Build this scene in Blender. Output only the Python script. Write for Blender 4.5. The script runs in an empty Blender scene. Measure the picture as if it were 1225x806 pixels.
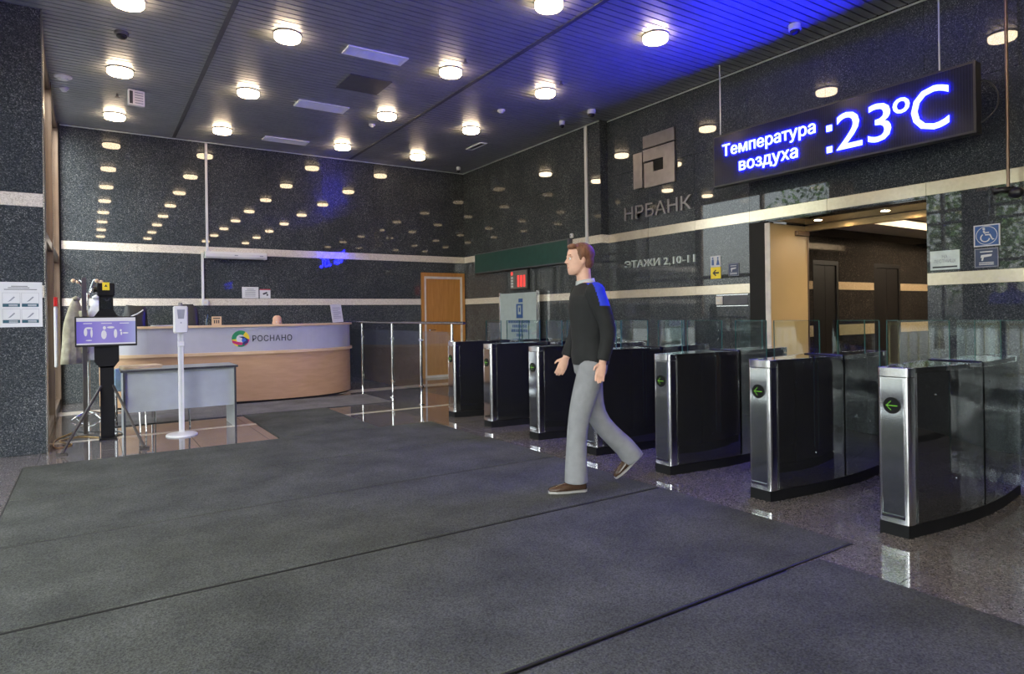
import bpy, bmesh, math, random
from mathutils import Vector, Matrix
random.seed(7)
R = math.radians
PI = math.pi
S = bpy.context.scene
COL = S.collection

# ---------------------------------------------------------------- camera
CAM_H = 1.33
yaw, roll = R(33.22), R(0.80)
F = Vector((math.sin(yaw), math.cos(yaw), 0))
R0 = Vector((math.cos(yaw), -math.sin(yaw), 0))
U0 = Vector((0, 0, 1))
right = R0 * math.cos(roll) - U0 * math.sin(roll)
up = R0 * math.sin(roll) + U0 * math.cos(roll)
cd = bpy.data.cameras.new('camera')
cd.sensor_width = 36
cd.lens = 770 / 1225 * 36
cd.shift_y = -26.85 / 1225
cd.clip_start = 0.05
cam = bpy.data.objects.new('camera', cd)
COL.objects.link(cam)
mw = Matrix((right, up, -F)).transposed().to_4x4()
mw.translation = (0, 0, CAM_H)
cam.matrix_world = mw
S.camera = cam

# ---------------------------------------------------------------- world and exposure
w = bpy.data.worlds.new('overcast_sky')
S.world = w
w.use_nodes = True
nt = w.node_tree
bg = nt.nodes['Background']
sky = nt.nodes.new('ShaderNodeTexSky')
sky.sky_type = 'NISHITA'
sky.sun_disc = False
sky.sun_elevation = R(38)
sky.sun_rotation = R(200)
sky.dust_density = 3.0
hs = nt.nodes.new('ShaderNodeHueSaturation')     # high thin cloud: much paler than clear sky
hs.inputs['Saturation'].default_value = 0.22
nt.links.new(sky.outputs[0], hs.inputs['Color'])
nt.links.new(hs.outputs[0], bg.inputs[0])
bg.inputs[1].default_value = 1.35
S.view_settings.view_transform = 'Standard'
S.view_settings.look = 'None'
S.view_settings.gamma = 1
S.view_settings.use_curve_mapping = False
S.view_settings.exposure = 0.36
S.cycles.transparent_max_bounces = 48
LAMP_POWER = 29.0
LED_POWER = 270.0

# ---------------------------------------------------------------- materials
def new_mat(name):
    m = bpy.data.materials.new(name)
    m.use_nodes = True
    return m, m.node_tree, m.node_tree.nodes['Principled BSDF']

def ramp(nt, stops):
    r = nt.nodes.new('ShaderNodeValToRGB')
    e = r.color_ramp.elements
    e[0].position, e[0].color = stops[0][0], (*stops[0][1], 1)
    e[1].position, e[1].color = stops[-1][0], (*stops[-1][1], 1)
    for p, c in stops[1:-1]:
        x = e.new(p)
        x.color = (*c, 1)
    return r

def mat(name, col, rough=0.5, metal=0.0, var=0.12, scale=9.0, emit=0.0, ecol=None, spec=0.5, bump=0.0, coat=0.0, stretch=None):
    """plain surface with a slight procedural mottling of tone"""
    m, nt, b = new_mat(name)
    pos = nt.nodes.new('ShaderNodeTexCoord')
    n = nt.nodes.new('ShaderNodeTexNoise')
    n.inputs['Scale'].default_value = scale
    n.inputs['Detail'].default_value = 4
    src = pos.outputs['Object']
    if stretch:
        mp = nt.nodes.new('ShaderNodeMapping')
        mp.inputs['Scale'].default_value = stretch
        nt.links.new(src, mp.inputs[0])
        src = mp.outputs[0]
    nt.links.new(src, n.inputs['Vector'])
    lo = tuple(max(0, c * (1 - var)) for c in col)
    hi = tuple(min(1, c * (1 + var)) for c in col)
    r = ramp(nt, [(0.3, lo), (0.7, hi)])
    nt.links.new(n.outputs['Fac'], r.inputs[0])
    nt.links.new(r.outputs[0], b.inputs['Base Color'])
    b.inputs['Roughness'].default_value = rough
    b.inputs['Metallic'].default_value = metal
    b.inputs['Specular IOR Level'].default_value = spec
    b.inputs['Coat Weight'].default_value = coat
    b.inputs['Coat Roughness'].default_value = 0.05
    if bump:
        bp = nt.nodes.new('ShaderNodeBump')
        bp.inputs['Strength'].default_value = bump
        bp.inputs['Distance'].default_value = 0.01
        nt.links.new(n.outputs['Fac'], bp.inputs['Height'])
        nt.links.new(bp.outputs[0], b.inputs['Normal'])
    if emit:
        b.inputs['Emission Color'].default_value = (*(ecol or col), 1)
        b.inputs['Emission Strength'].default_value = emit
    return m

def granite(name, stops, cell=70.0, rough=0.07, big=0.35, spec=0.6):
    """polished speckled stone: crystal cells over a cloudy ground"""
    m, nt, b = new_mat(name)
    g = nt.nodes.new('ShaderNodeNewGeometry')
    v = nt.nodes.new('ShaderNodeTexVoronoi')
    v.inputs['Scale'].default_value = cell
    nt.links.new(g.outputs['Position'], v.inputs['Vector'])
    sep = nt.nodes.new('ShaderNodeSeparateColor')
    nt.links.new(v.outputs['Color'], sep.inputs[0])
    n = nt.nodes.new('ShaderNodeTexNoise')
    n.inputs['Scale'].default_value = 2.2
    n.inputs['Detail'].default_value = 6
    nt.links.new(g.outputs['Position'], n.inputs['Vector'])
    ma = nt.nodes.new('ShaderNodeMath')
    ma.operation = 'MULTIPLY_ADD'
    ma.inputs[1].default_value = big
    nt.links.new(n.outputs['Fac'], ma.inputs[0])
    nt.links.new(sep.outputs[0], ma.inputs[2])
    sb = nt.nodes.new('ShaderNodeMath')
    sb.operation = 'SUBTRACT'
    sb.inputs[1].default_value = big * 0.5
    nt.links.new(ma.outputs[0], sb.inputs[0])
    r = ramp(nt, stops)
    nt.links.new(sb.outputs[0], r.inputs[0])
    nt.links.new(r.outputs[0], b.inputs['Base Color'])
    b.inputs['Roughness'].default_value = rough
    b.inputs['Specular IOR Level'].default_value = spec
    return m

def carpet_mat(name, col):
    m, nt, b = new_mat(name)
    g = nt.nodes.new('ShaderNodeNewGeometry')
    n = nt.nodes.new('ShaderNodeTexNoise')
    n.inputs['Scale'].default_value = 120
    n.inputs['Detail'].default_value = 4
    n2 = nt.nodes.new('ShaderNodeTexNoise')
    n2.inputs['Scale'].default_value = 2.4
    n2.inputs['Detail'].default_value = 7
    for q in (n, n2):
        nt.links.new(g.outputs['Position'], q.inputs['Vector'])
    r = ramp(nt, [(0.3, tuple(c * 0.55 for c in col)), (0.72, tuple(c * 1.5 for c in col))])
    nt.links.new(n.outputs['Fac'], r.inputs[0])
    r2 = ramp(nt, [(0.32, (0.72,) * 3), (0.7, (1.15,) * 3)])
    nt.links.new(n2.outputs['Fac'], r2.inputs[0])
    mx = nt.nodes.new('ShaderNodeMix')
    mx.data_type = 'RGBA'
    mx.blend_type = 'MULTIPLY'
    mx.inputs[0].default_value = 1
    nt.links.new(r.outputs[0], mx.inputs[6])
    nt.links.new(r2.outputs[0], mx.inputs[7])
    nt.links.new(mx.outputs[2], b.inputs['Base Color'])
    b.inputs['Roughness'].default_value = 0.95
    b.inputs['Specular IOR Level'].default_value = 0.1
    bp = nt.nodes.new('ShaderNodeBump')
    bp.inputs['Strength'].default_value = 0.6
    bp.inputs['Distance'].default_value = 0.006
    nt.links.new(n.outputs['Fac'], bp.inputs['Height'])
    nt.links.new(bp.outputs[0], b.inputs['Normal'])
    return m

def wood_mat(name, c1, c2, axis=(1, 1, 9), rough=0.4):
    m, nt, b = new_mat(name)
    t = nt.nodes.new('ShaderNodeTexCoord')
    mp = nt.nodes.new('ShaderNodeMapping')
    mp.inputs['Scale'].default_value = axis
    n = nt.nodes.new('ShaderNodeTexNoise')
    n.inputs['Scale'].default_value = 3
    n.inputs['Detail'].default_value = 6
    n.inputs['Distortion'].default_value = 0.6
    nt.links.new(t.outputs['Object'], mp.inputs[0])
    nt.links.new(mp.outputs[0], n.inputs['Vector'])
    r = ramp(nt, [(0.3, c1), (0.7, c2)])
    nt.links.new(n.outputs['Fac'], r.inputs[0])
    nt.links.new(r.outputs[0], b.inputs['Base Color'])
    b.inputs['Roughness'].default_value = rough
    return m

def glass_mat(name, tint=(0.86, 0.95, 0.93), refl=0.10):
    """thin pane: mostly clear, mirror-like sheen that grows at grazing angles"""
    m, nt, b = new_mat(name)
    nt.nodes.remove(b)
    out = nt.nodes['Material Output']
    tr = nt.nodes.new('ShaderNodeBsdfTransparent')
    tr.inputs[0].default_value = (*tint, 1)
    gl = nt.nodes.new('ShaderNodeBsdfGlossy')
    gl.inputs['Roughness'].default_value = 0.02
    fr = nt.nodes.new('ShaderNodeFresnel')
    ge = nt.nodes.new('ShaderNodeNewGeometry')      # a thin pane reflects alike from both faces
    io = nt.nodes.new('ShaderNodeMapRange')
    io.inputs[3].default_value = 1.45
    io.inputs[4].default_value = 1 / 1.45
    nt.links.new(ge.outputs['Backfacing'], io.inputs[0])
    nt.links.new(io.outputs[0], fr.inputs[0])
    n = nt.nodes.new('ShaderNodeTexNoise')
    n.inputs['Scale'].default_value = 3
    ad = nt.nodes.new('ShaderNodeMath')
    ad.operation = 'MULTIPLY_ADD'
    ad.inputs[1].default_value = refl * 0.2
    nt.links.new(n.outputs['Fac'], ad.inputs[0])
    nt.links.new(fr.outputs[0], ad.inputs[2])
    mx = nt.nodes.new('ShaderNodeMixShader')
    nt.links.new(ad.outputs[0], mx.inputs[0])
    nt.links.new(tr.outputs[0], mx.inputs[1])
    nt.links.new(gl.outputs[0], mx.inputs[2])
    nt.links.new(mx.outputs[0], out.inputs[0])
    return m

M = {}
M['granite'] = granite('dark_granite', [(0.0, (0.022, 0.026, 0.029)), (0.45, (0.038, 0.043, 0.047)), (0.75, (0.056, 0.062, 0.067)), (0.92, (0.088, 0.094, 0.099)), (1.0, (0.16, 0.165, 0.165))], cell=125, rough=0.02, spec=0.4)
M['granite_lobby'] = granite('brown_granite', [(0.0, (0.010, 0.008, 0.007)), (0.5, (0.018, 0.015, 0.013)), (0.85, (0.030, 0.025, 0.021)), (1.0, (0.07, 0.058, 0.048))], cell=120, rough=0.05)
M['cream'] = granite('cream_granite', [(0.0, (0.42, 0.38, 0.31)), (0.4, (0.56, 0.51, 0.43)), (1.0, (0.68, 0.63, 0.54))], cell=110, rough=0.12)
M['cream_metal'] = mat('cream_polished_trim', (0.60, 0.52, 0.40), 0.2, 0.6, 0.06, 30)
M['floor'] = granite('floor_granite', [(0.0, (0.075, 0.068, 0.068)), (0.45, (0.11, 0.10, 0.10)), (0.75, (0.15, 0.138, 0.136)), (1.0, (0.24, 0.22, 0.215))], cell=130, rough=0.04, spec=0.7)
M['grout'] = mat('joint_filler', (0.025, 0.024, 0.023), 0.9)
M['slat'] = mat('grey_metal_slat', (0.29, 0.30, 0.315), 0.38, 0.35, 0.08, 5)
M['ceil_back'] = mat('ceiling_void', (0.02, 0.02, 0.022), 0.9)
M['trim_dark'] = mat('dark_trim', (0.10, 0.10, 0.11), 0.5, 0.3)
M['carpet'] = carpet_mat('charcoal_carpet', (0.072, 0.077, 0.068))
M['carpet2'] = carpet_mat('grey_carpet', (0.15, 0.145, 0.15))
M['rubber'] = mat('black_rubber_edge', (0.012, 0.012, 0.012), 0.7)
M['steel'] = mat('brushed_steel', (0.62, 0.62, 0.63), 0.2, 1.0, 0.06, 40, stretch=(1, 1, 0.05))
M['chrome'] = mat('chrome', (0.75, 0.75, 0.76), 0.08, 1.0, 0.03)
M['panel_steel'] = mat('satin_steel_panel', (0.46, 0.48, 0.49), 0.09, 1.0, 0.04, 20)
M['darkglass'] = mat('tinted_black_glass', (0.012, 0.012, 0.013), 0.025, 0.0, 0.1, 3, spec=1.0, coat=0.6)
M['black'] = mat('black_plastic', (0.012, 0.012, 0.013), 0.35)
M['matte_black'] = mat('matte_black', (0.006, 0.006, 0.007), 0.6, spec=0.2)
M['glass'] = glass_mat('clear_glass', (0.90, 0.95, 0.945))
M['edge'] = mat('green_glass_edge', (0.03, 0.10, 0.09), 0.1, 0, 0.1)
M['window_glass'] = glass_mat('window_pane', (0.93, 0.96, 0.95), 0.05)
M['bronze'] = mat('bronze_cladding', (0.20, 0.145, 0.11), 0.3, 0.8, 0.08, 4)
M['bronze_frame'] = mat('dark_bronze_frame', (0.010, 0.008, 0.007), 0.45, 0.0, spec=0.2)
M['cream_lobby'] = granite('tan_granite', [(0.0, (0.30, 0.21, 0.12)), (0.5, (0.38, 0.27, 0.16)), (1.0, (0.46, 0.34, 0.21))], cell=110, rough=0.12)
M['gold'] = mat('gold_beam', (0.50, 0.34, 0.16), 0.3, 0.6)
M['beige'] = mat('beige_laminate', (0.62, 0.43, 0.20), 0.3, 0, 0.04, 2)
M['white'] = mat('white_plastic', (0.55, 0.55, 0.555), 0.4, 0, 0.03)
M['vent_white'] = mat('vent_enamel', (0.86, 0.86, 0.86), 0.5, 0, 0.02)
M['paper'] = mat('white_paper', (0.56, 0.57, 0.57), 0.8, 0, 0.03)
M['offwhite'] = mat('off_white_frame', (0.60, 0.55, 0.48), 0.4)
M['door'] = wood_mat('oak_veneer', (0.36, 0.155, 0.03), (0.46, 0.21, 0.05), (9, 9, 0.8), 0.35)
M['beech'] = wood_mat('beech_laminate', (0.42, 0.25, 0.13), (0.49, 0.30, 0.165), (1.2, 1.2, 7), 0.4)
M['beech_edge'] = wood_mat('beech_edge', (0.55, 0.38, 0.22), (0.66, 0.47, 0.29), (1, 1, 6), 0.35)
M['desk_white'] = mat('silver_laminate', (0.40, 0.40, 0.45), 0.28, 0.1, 0.03)
M['table'] = mat('grey_laminate', (0.27, 0.29, 0.31), 0.35, 0, 0.05)
M['green'] = mat('dark_green_panel', (0.010, 0.050, 0.042), 0.45)
M['led_panel'] = mat('led_matrix_panel', (0.016, 0.017, 0.030), 0.18, 0, 0.2, 3, spec=0.15)
M['led_panel_hi'] = mat('led_matrix_rib', (0.022, 0.024, 0.042), 0.25, 0, 0.1, 3, spec=0.15)
M['led'] = mat('blue_led', (0.02, 0.02, 0.05), 0.4, emit=LED_POWER, ecol=(0.0040, 0.0055, 1.0))
M['red_led'] = mat('red_led', (0.4, 0.02, 0.02), 0.4, emit=0.9, ecol=(1.0, 0.06, 0.05))
M['green_led'] = mat('green_led', (0.1, 0.4, 0.02), 0.4, emit=0.28, ecol=(0.40, 1.0, 0.03))
M['lamp'] = mat('opal_lamp_diffuser', (0.9, 0.85, 0.75), 0.5, emit=LAMP_POWER, ecol=(1.0, 0.76, 0.48))
M['cove'] = mat('cove_light', (0.9, 0.9, 0.88), 0.5, emit=16, ecol=(1.0, 0.84, 0.62))
M['downlight'] = mat('downlight_glow', (0.9, 0.9, 0.85), 0.5, emit=75, ecol=(1.0, 0.78, 0.5))
M['ceil_paint'] = mat('lobby_ceiling_paint', (0.60, 0.52, 0.42), 0.7)
M['sign_blue'] = mat('blue_sign', (0.02, 0.075, 0.24), 0.4)
M['sign_navy'] = mat('navy_sign', (0.030, 0.045, 0.10), 0.4)
M['sign_yellow'] = mat('yellow_sign', (0.80, 0.62, 0.02), 0.4)
M['plate'] = mat('brushed_plate', (0.46, 0.50, 0.48), 0.35, 0.4)
M['logo_steel'] = mat('logo_steel', (0.19, 0.18, 0.19), 0.28, 0.6)
M['frost'] = mat('frosted_panel', (0.34, 0.40, 0.41), 0.3, 0, 0.05)
M['red'] = mat('red_plastic', (0.42, 0.010, 0.010), 0.4)
M['dark_ink'] = mat('dark_ink', (0.02, 0.022, 0.028), 0.6)
M['grey_ink'] = mat('grey_ink', (0.22, 0.23, 0.26), 0.7)
M['ink_teal'] = mat('teal_ink', (0.015, 0.07, 0.10), 0.6)
M['grey_metal'] = mat('grey_painted_metal', (0.16, 0.15, 0.145), 0.45, 0.3)
M['leg_metal'] = mat('dark_leg_metal', (0.055, 0.048, 0.044), 0.45, 0.3)
M['olive'] = mat('olive_wool', (0.30, 0.28, 0.20), 0.9, 0, 0.25, 14, bump=0.3)
M['white_cloth'] = mat('white_cloth', (0.66, 0.67, 0.70), 0.9, 0, 0.1, 14, bump=0.3)
M['pale_blue'] = mat('pale_blue_fabric', (0.25, 0.38, 0.52), 0.8)
M['card'] = mat('cardboard', (0.52, 0.40, 0.27), 0.8)
M['cable_y'] = mat('yellow_cable', (0.42, 0.26, 0.08), 0.6)
M['skin'] = mat('skin', (0.62, 0.36, 0.26), 0.5, 0, 0.08, 20)
M['hair'] = mat('auburn_hair', (0.16, 0.065, 0.030), 0.6, 0, 0.35, 60, stretch=(1, 1, 0.2), bump=0.5)
M['jacket'] = mat('charcoal_jacket', (0.007, 0.0075, 0.008), 0.85, 0, 0.2, 18, bump=0.3)
M['royal'] = mat('royal_blue_cloth', (0.012, 0.035, 0.55), 0.7)
M['trouser'] = mat('light_grey_trouser', (0.21, 0.212, 0.225), 0.85, 0, 0.1, 14, bump=0.3)
M['collar'] = mat('grey_collar', (0.40, 0.42, 0.42), 0.8)
M['shoe'] = mat('brown_leather', (0.055, 0.030, 0.018), 0.25)
M['sole'] = mat('pale_sole', (0.30, 0.29, 0.28), 0.4)
M['eye'] = mat('eye_white', (0.7, 0.7, 0.7), 0.2)
M['lip'] = mat('lip', (0.45, 0.16, 0.13), 0.5)
M['shirt'] = mat('pale_shirt', (0.5, 0.55, 0.62), 0.8)
M['leaf'] = mat('tree_leaf', (0.17, 0.31, 0.08), 0.7, 0, 0.4, 1.2)
M['bark'] = mat('tree_bark', (0.09, 0.065, 0.045), 0.9, 0, 0.3, 8, bump=0.5)
M['asphalt'] = mat('outdoor_paving', (0.24, 0.24, 0.235), 0.9, 0, 0.2, 2)
M['fence'] = mat('yellow_fence_paint', (0.52, 0.45, 0.20), 0.6)
M['screen'] = None

def screen_mat():
    m, nt, b = new_mat('monitor_picture')
    t = nt.nodes.new('ShaderNodeTexCoord')
    sp = nt.nodes.new('ShaderNodeSeparateXYZ')
    nt.links.new(t.outputs['Object'], sp.inputs[0])
    r = nt.nodes.new('ShaderNodeMapRange')
    r.inputs[1].default_value = -0.29
    r.inputs[2].default_value = 0.29
    nt.links.new(sp.outputs[0], r.inputs[0])
    c = ramp(nt, [(0.0, (0.20, 0.15, 0.70)), (0.4, (0.36, 0.30, 0.80)), (0.75, (0.32, 0.27, 0.74)), (1.0, (0.46, 0.50, 0.86))])
    nt.links.new(r.outputs[0], c.inputs[0])
    nt.links.new(c.outputs[0], b.inputs['Emission Color'])
    b.inputs['Base Color'].default_value = (0.02, 0.02, 0.03, 1)
    b.inputs['Emission Strength'].default_value = 0.55
    b.inputs['Roughness'].default_value = 0.15
    return m
M['screen'] = screen_mat()
M['screen_white'] = mat('monitor_white', (0.1, 0.1, 0.1), 0.2, emit=0.45, ecol=(0.9, 0.88, 1.0))

# ---------------------------------------------------------------- builders
def obj(name, me, m=None, parent=None, loc=None, rot=None):
    if isinstance(me, bmesh.types.BMesh):
        bm = me
        bmesh.ops.recalc_face_normals(bm, faces=bm.faces)
        me = bpy.data.meshes.new(name)
        bm.to_mesh(me)
        bm.free()
    if m is not None and not me.materials:
        me.materials.append(M[m] if isinstance(m, str) else m)
    o = bpy.data.objects.new(name, me)
    COL.objects.link(o)
    if parent:
        o.parent = parent
    if loc is not None:
        o.location = loc
    if rot is not None:
        o.rotation_euler = rot
    return o

def tag(o, label, cat, group=None):
    o['label'] = label
    o['category'] = cat
    if group:
        o['group'] = group
    return o

def thing(name, label, cat, loc=(0, 0, 0), rz=0.0, group=None):
    o = bpy.data.objects.new(name, None)
    o.empty_display_size = 0.1
    COL.objects.link(o)
    o.location = loc
    o.rotation_euler = (0, 0, rz)
    return tag(o, label, cat, group)

def struct(o):
    o['kind'] = 'structure'
    return o

def smooth(o, on=True):
    for p in o.data.polygons:
        p.use_smooth = on
    return o

def autosmooth(o, ang=35):
    """smooth shading with the sharp edges kept"""
    bm = bmesh.new()
    bm.from_mesh(o.data)
    for f in bm.faces:
        f.smooth = True
    for e in bm.edges:
        if len(e.link_faces) == 2 and e.calc_face_angle(0) > R(ang):
            e.smooth = False
    bm.to_mesh(o.data)
    bm.free()
    return o

def box(bm, x0, x1, y0, y1, z0, z1, bev=0.0):
    vs = [bm.verts.new((x, y, z)) for x in (x0, x1) for y in (y0, y1) for z in (z0, z1)]
    fs = [(0, 1, 3, 2), (4, 6, 7, 5), (0, 4, 5, 1), (2, 3, 7, 6), (0, 2, 6, 4), (1, 5, 7, 3)]
    new = [bm.faces.new([vs[i] for i in f]) for f in fs]
    if bev:
        es = list({e for f in new for e in f.edges})
        bmesh.ops.bevel(bm, geom=es, offset=bev, segments=1, affect='EDGES')
    return bm

def B(x0, x1, y0, y1, z0, z1, bev=0.0):
    return box(bmesh.new(), x0, x1, y0, y1, z0, z1, bev)

def cyl(bm, c, r0, r1, z0, z1, n=24, axis='Z'):
    a, b2 = [], []
    for i in range(n):
        t = 2 * PI * i / n
        ca, sa = math.cos(t), math.sin(t)
        for lst, r, z in ((a, r0, z0), (b2, r1, z1)):
            if axis == 'Z':
                p = (c[0] + r * ca, c[1] + r * sa, c[2] + z)
            elif axis == 'Y':
                p = (c[0] + r * ca, c[1] + z, c[2] + r * sa)
            else:
                p = (c[0] + z, c[1] + r * ca, c[2] + r * sa)
            lst.append(bm.verts.new(p))
    for i in range(n):
        j = (i + 1) % n
        bm.faces.new((a[i], a[j], b2[j], b2[i]))
    bm.faces.new(a)
    bm.faces.new(list(reversed(b2)))
    return bm

def lathe(bm, prof, c=(0, 0, 0), n=24):
    rings = []
    for r, z in prof:
        rings.append([bm.verts.new((c[0] + max(r, 1e-4) * math.cos(2 * PI * i / n), c[1] + max(r, 1e-4) * math.sin(2 * PI * i / n), c[2] + z)) for i in range(n)])
    for a, b2 in zip(rings, rings[1:]):
        for i in range(n):
            j = (i + 1) % n
            bm.faces.new((a[i], a[j], b2[j], b2[i]))
    bm.faces.new(rings[0])
    bm.faces.new(list(reversed(rings[-1])))
    return bm

def tube(bm, pts, rad, n=10):
    """tube through points; rad a number or a list"""
    pts = [Vector(p) for p in pts]
    if not isinstance(rad, (list, tuple)):
        rad = [rad] * len(pts)
    rings = []
    nrm = None
    for i, p in enumerate(pts):
        d = (pts[min(i + 1, len(pts) - 1)] - pts[max(i - 1, 0)]).normalized()
        if nrm is None:
            nrm = d.cross(Vector((0, 0, 1)))
            if nrm.length < 0.05:
                nrm = d.cross(Vector((1, 0, 0)))
            nrm.normalize()
        nrm = (nrm - d * nrm.dot(d)).normalized()
        b2 = d.cross(nrm)
        rings.append([bm.verts.new(p + (nrm * math.cos(2 * PI * k / n) + b2 * math.sin(2 * PI * k / n)) * rad[i]) for k in range(n)])
    for a, b2 in zip(rings, rings[1:]):
        for i in range(n):
            j = (i + 1) % n
            bm.faces.new((a[i], a[j], b2[j], b2[i]))
    bm.faces.new(rings[0])
    bm.faces.new(list(reversed(rings[-1])))
    return bm

def prism(bm, pts, z0, z1):
    """polygon in xy extruded along z"""
    a = [bm.verts.new((x, y, z0)) for x, y in pts]
    b2 = [bm.verts.new((x, y, z1)) for x, y in pts]
    n = len(pts)
    for i in range(n):
        j = (i + 1) % n
        bm.faces.new((a[i], a[j], b2[j], b2[i]))
    bm.faces.new(a)
    bm.faces.new(list(reversed(b2)))
    return bm

def loft(bm, rings, n=20):
    """rings: (centre, vecA, vecB) ellipses"""
    rr = []
    for c, a, b2 in rings:
        c, a, b2 = Vector(c), Vector(a), Vector(b2)
        rr.append([bm.verts.new(c + a * math.cos(2 * PI * k / n) + b2 * math.sin(2 * PI * k / n)) for k in range(n)])
    for a, b2 in zip(rr, rr[1:]):
        for i in range(n):
            j = (i + 1) % n
            bm.faces.new((a[i], a[j], b2[j], b2[i]))
    bm.faces.new(rr[0])
    bm.faces.new(list(reversed(rr[-1])))
    return bm

def ball(bm, c, r, sx=1, sy=1, sz=1, u=16, v=10):
    mt = Matrix.Translation(c) @ Matrix.Diagonal((sx, sy, sz, 1))
    bmesh.ops.create_uvsphere(bm, u_segments=u, v_segments=v, radius=r, matrix=mt)
    return bm

def catmull(pts, k=8):
    out = []
    P = [Vector(p) for p in pts]
    P = [P[0] * 2 - P[1]] + P + [P[-1] * 2 - P[-2]]
    for i in range(1, len(P) - 2):
        for s in range(k):
            t = s / k
            a, b2, c, d = P[i - 1], P[i], P[i + 1], P[i + 2]
            out.append(0.5 * ((2 * b2) + (c - a) * t + (2 * a - 5 * b2 + 4 * c - d) * t * t + (3 * b2 - a - 3 * c + d) * t ** 3))
    out.append(P[-2])
    return out

def ribbon(bm, pts, off0, off1, z0, z1):
    """wall following a plan curve, between two sideways offsets"""
    pts = [Vector((p[0], p[1], 0)) for p in pts]
    secs = []
    for i, p in enumerate(pts):
        d = (pts[min(i + 1, len(pts) - 1)] - pts[max(i - 1, 0)]).normalized()
        nn = Vector((-d.y, d.x, 0))
        a, b2 = p + nn * off0, p + nn * off1
        secs.append([bm.verts.new(v) for v in ((a.x, a.y, z0), (b2.x, b2.y, z0), (b2.x, b2.y, z1), (a.x, a.y, z1))])
    for s, t in zip(secs, secs[1:]):
        for i in range(4):
            j = (i + 1) % 4
            bm.faces.new((s[i], s[j], t[j], t[i]))
    bm.faces.new(secs[0])
    bm.faces.new(list(reversed(secs[-1])))
    return bm

def text_mesh(body, w=None, h=None, depth=0.004, bold=0.0, spacing=1.0, align='CENTER', line=1.0):
    cu = bpy.data.curves.new('lettering', 'FONT')
    cu.body = body
    cu.size = 1
    cu.extrude = 0.02
    cu.offset = bold
    cu.space_character = spacing
    cu.space_line = line
    cu.align_x = align
    cu.resolution_u = 3
    o = bpy.data.objects.new('lettering', cu)
    COL.objects.link(o)
    dg = bpy.context.evaluated_depsgraph_get()
    me = bpy.data.meshes.new_from_object(o.evaluated_get(dg))
    bpy.data.objects.remove(o)
    bpy.data.curves.remove(cu)
    xs = [v.co.x for v in me.vertices]
    ys = [v.co.y for v in me.vertices]
    cx, cy = (min(xs) + max(xs)) / 2, (min(ys) + max(ys)) / 2
    W, H = max(xs) - min(xs), max(ys) - min(ys)
    sx = w / W if w else None
    sy = h / H if h else None
    sx, sy = sx or sy, sy or sx
    for v in me.vertices:
        v.co = ((v.co.x - cx) * sx, (v.co.y - cy) * sy, (v.co.z + 0.02) / 0.04 * depth)
    me.materials.clear()
    return me

def islands(me):
    """one mesh for each loose piece"""
    bm = bmesh.new()
    bm.from_mesh(me)
    left = set(bm.verts)
    out = []
    while left:
        st = [left.pop()]
        grp = set(st)
        while st:
            v = st.pop()
            for e in v.link_edges:
                q = e.other_vert(v)
                if q not in grp:
                    grp.add(q)
                    st.append(q)
        left -= grp
        ix = {v: i for i, v in enumerate(grp)}
        fs = [[ix[v] for v in f.verts] for f in bm.faces if f.verts[0] in grp]
        m2 = bpy.data.meshes.new('letter')
        m2.from_pydata([tuple(v.co) for v in grp], [], fs)
        out.append(m2)
    bm.free()
    return out

BACK = (R(90), 0, 0)           # faces -Y
RIGHT = (R(90), 0, R(-90))     # faces -X
YB, XL, XR, ZC = 12.5, 6.943, 7.10, 4.47

def flat(name, w, h, m, parent=None, d=0.006, loc=None, rot=None, bev=0.0):
    """a plate in local xy, its face towards +z"""
    return obj(name, B(-w / 2, w / 2, -h / 2, h / 2, 0, d, bev), m, parent, loc, rot)

def lines_part(name, rows, m, parent, z):
    """printed rows: (x0, x1, y0, y1)"""
    bm = bmesh.new()
    for x0, x1, y0, y1 in rows:
        box(bm, x0, x1, y0, y1, z, z + 0.001)
    return obj(name, bm, m, parent)

# ================================================================ STRUCTURE
# ---- floor: slab with separate polished tiles and inlaid strips
flo = struct(obj('floor', box(B(-2.2, 12.6, -6.0, 8.5, -0.25, -0.012), -0.5, 12.6, 8.5, 13.0, -0.25, -0.012), 'grout'))
tile_cache = {}
def plate(name, cx, cy, cz, sx, sy, sz, m, parent):
    key = (round(sx, 3), round(sy, 3), round(sz, 3), m)
    if key not in tile_cache:
        me = bpy.data.meshes.new(name)
        b = B(-sx / 2, sx / 2, -sy / 2, sy / 2, -sz / 2, sz / 2)
        bmesh.ops.recalc_face_normals(b, faces=b.faces)
        b.to_mesh(me)
        b.free()
        me.materials.append(M[m])
        tile_cache[key] = me
    return obj(name, tile_cache[key], None, parent, (cx, cy, cz))

def spans(a, b, step):
    n = max(1, round((b - a) / step))
    return [a + (b - a) * i / n for i in range(n + 1)]

XS = spans(-1.8, 7.1, 0.68)
for y0, y1 in ((-6.0, 8.5), (8.62, 10.98), (11.4, 12.52)):
    ys = spans(y0, y1, 0.68)
    for a, b in zip(ys, ys[1:]):
        for c, d in zip(XS, XS[1:]):
            cx, cy = (c + d) / 2, (a + b) / 2
            if cy < -0.2 or (cx < -1.0 and cy < 6) or (-0.3 < cx < 3.0 and cy < 6.9):
                continue            # hidden below the mats or out of sight: covered by the plain slabs below
            if cy > 8.3 and d < 0.0:
                continue
            if cy > 8.3 and c < -0.45:
                c = -0.45
                cx = (c + d) / 2
            plate('tile', cx, cy, -0.006, d - c - 0.004, b - a - 0.004, 0.012, 'floor', flo)
plate('tile', 2.65, -3.1, -0.006, 8.9, 5.78, 0.012, 'floor', flo)
plate('tile', -1.4, 2.9, -0.006, 0.9, 6.2, 0.011, 'floor', flo)
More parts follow.
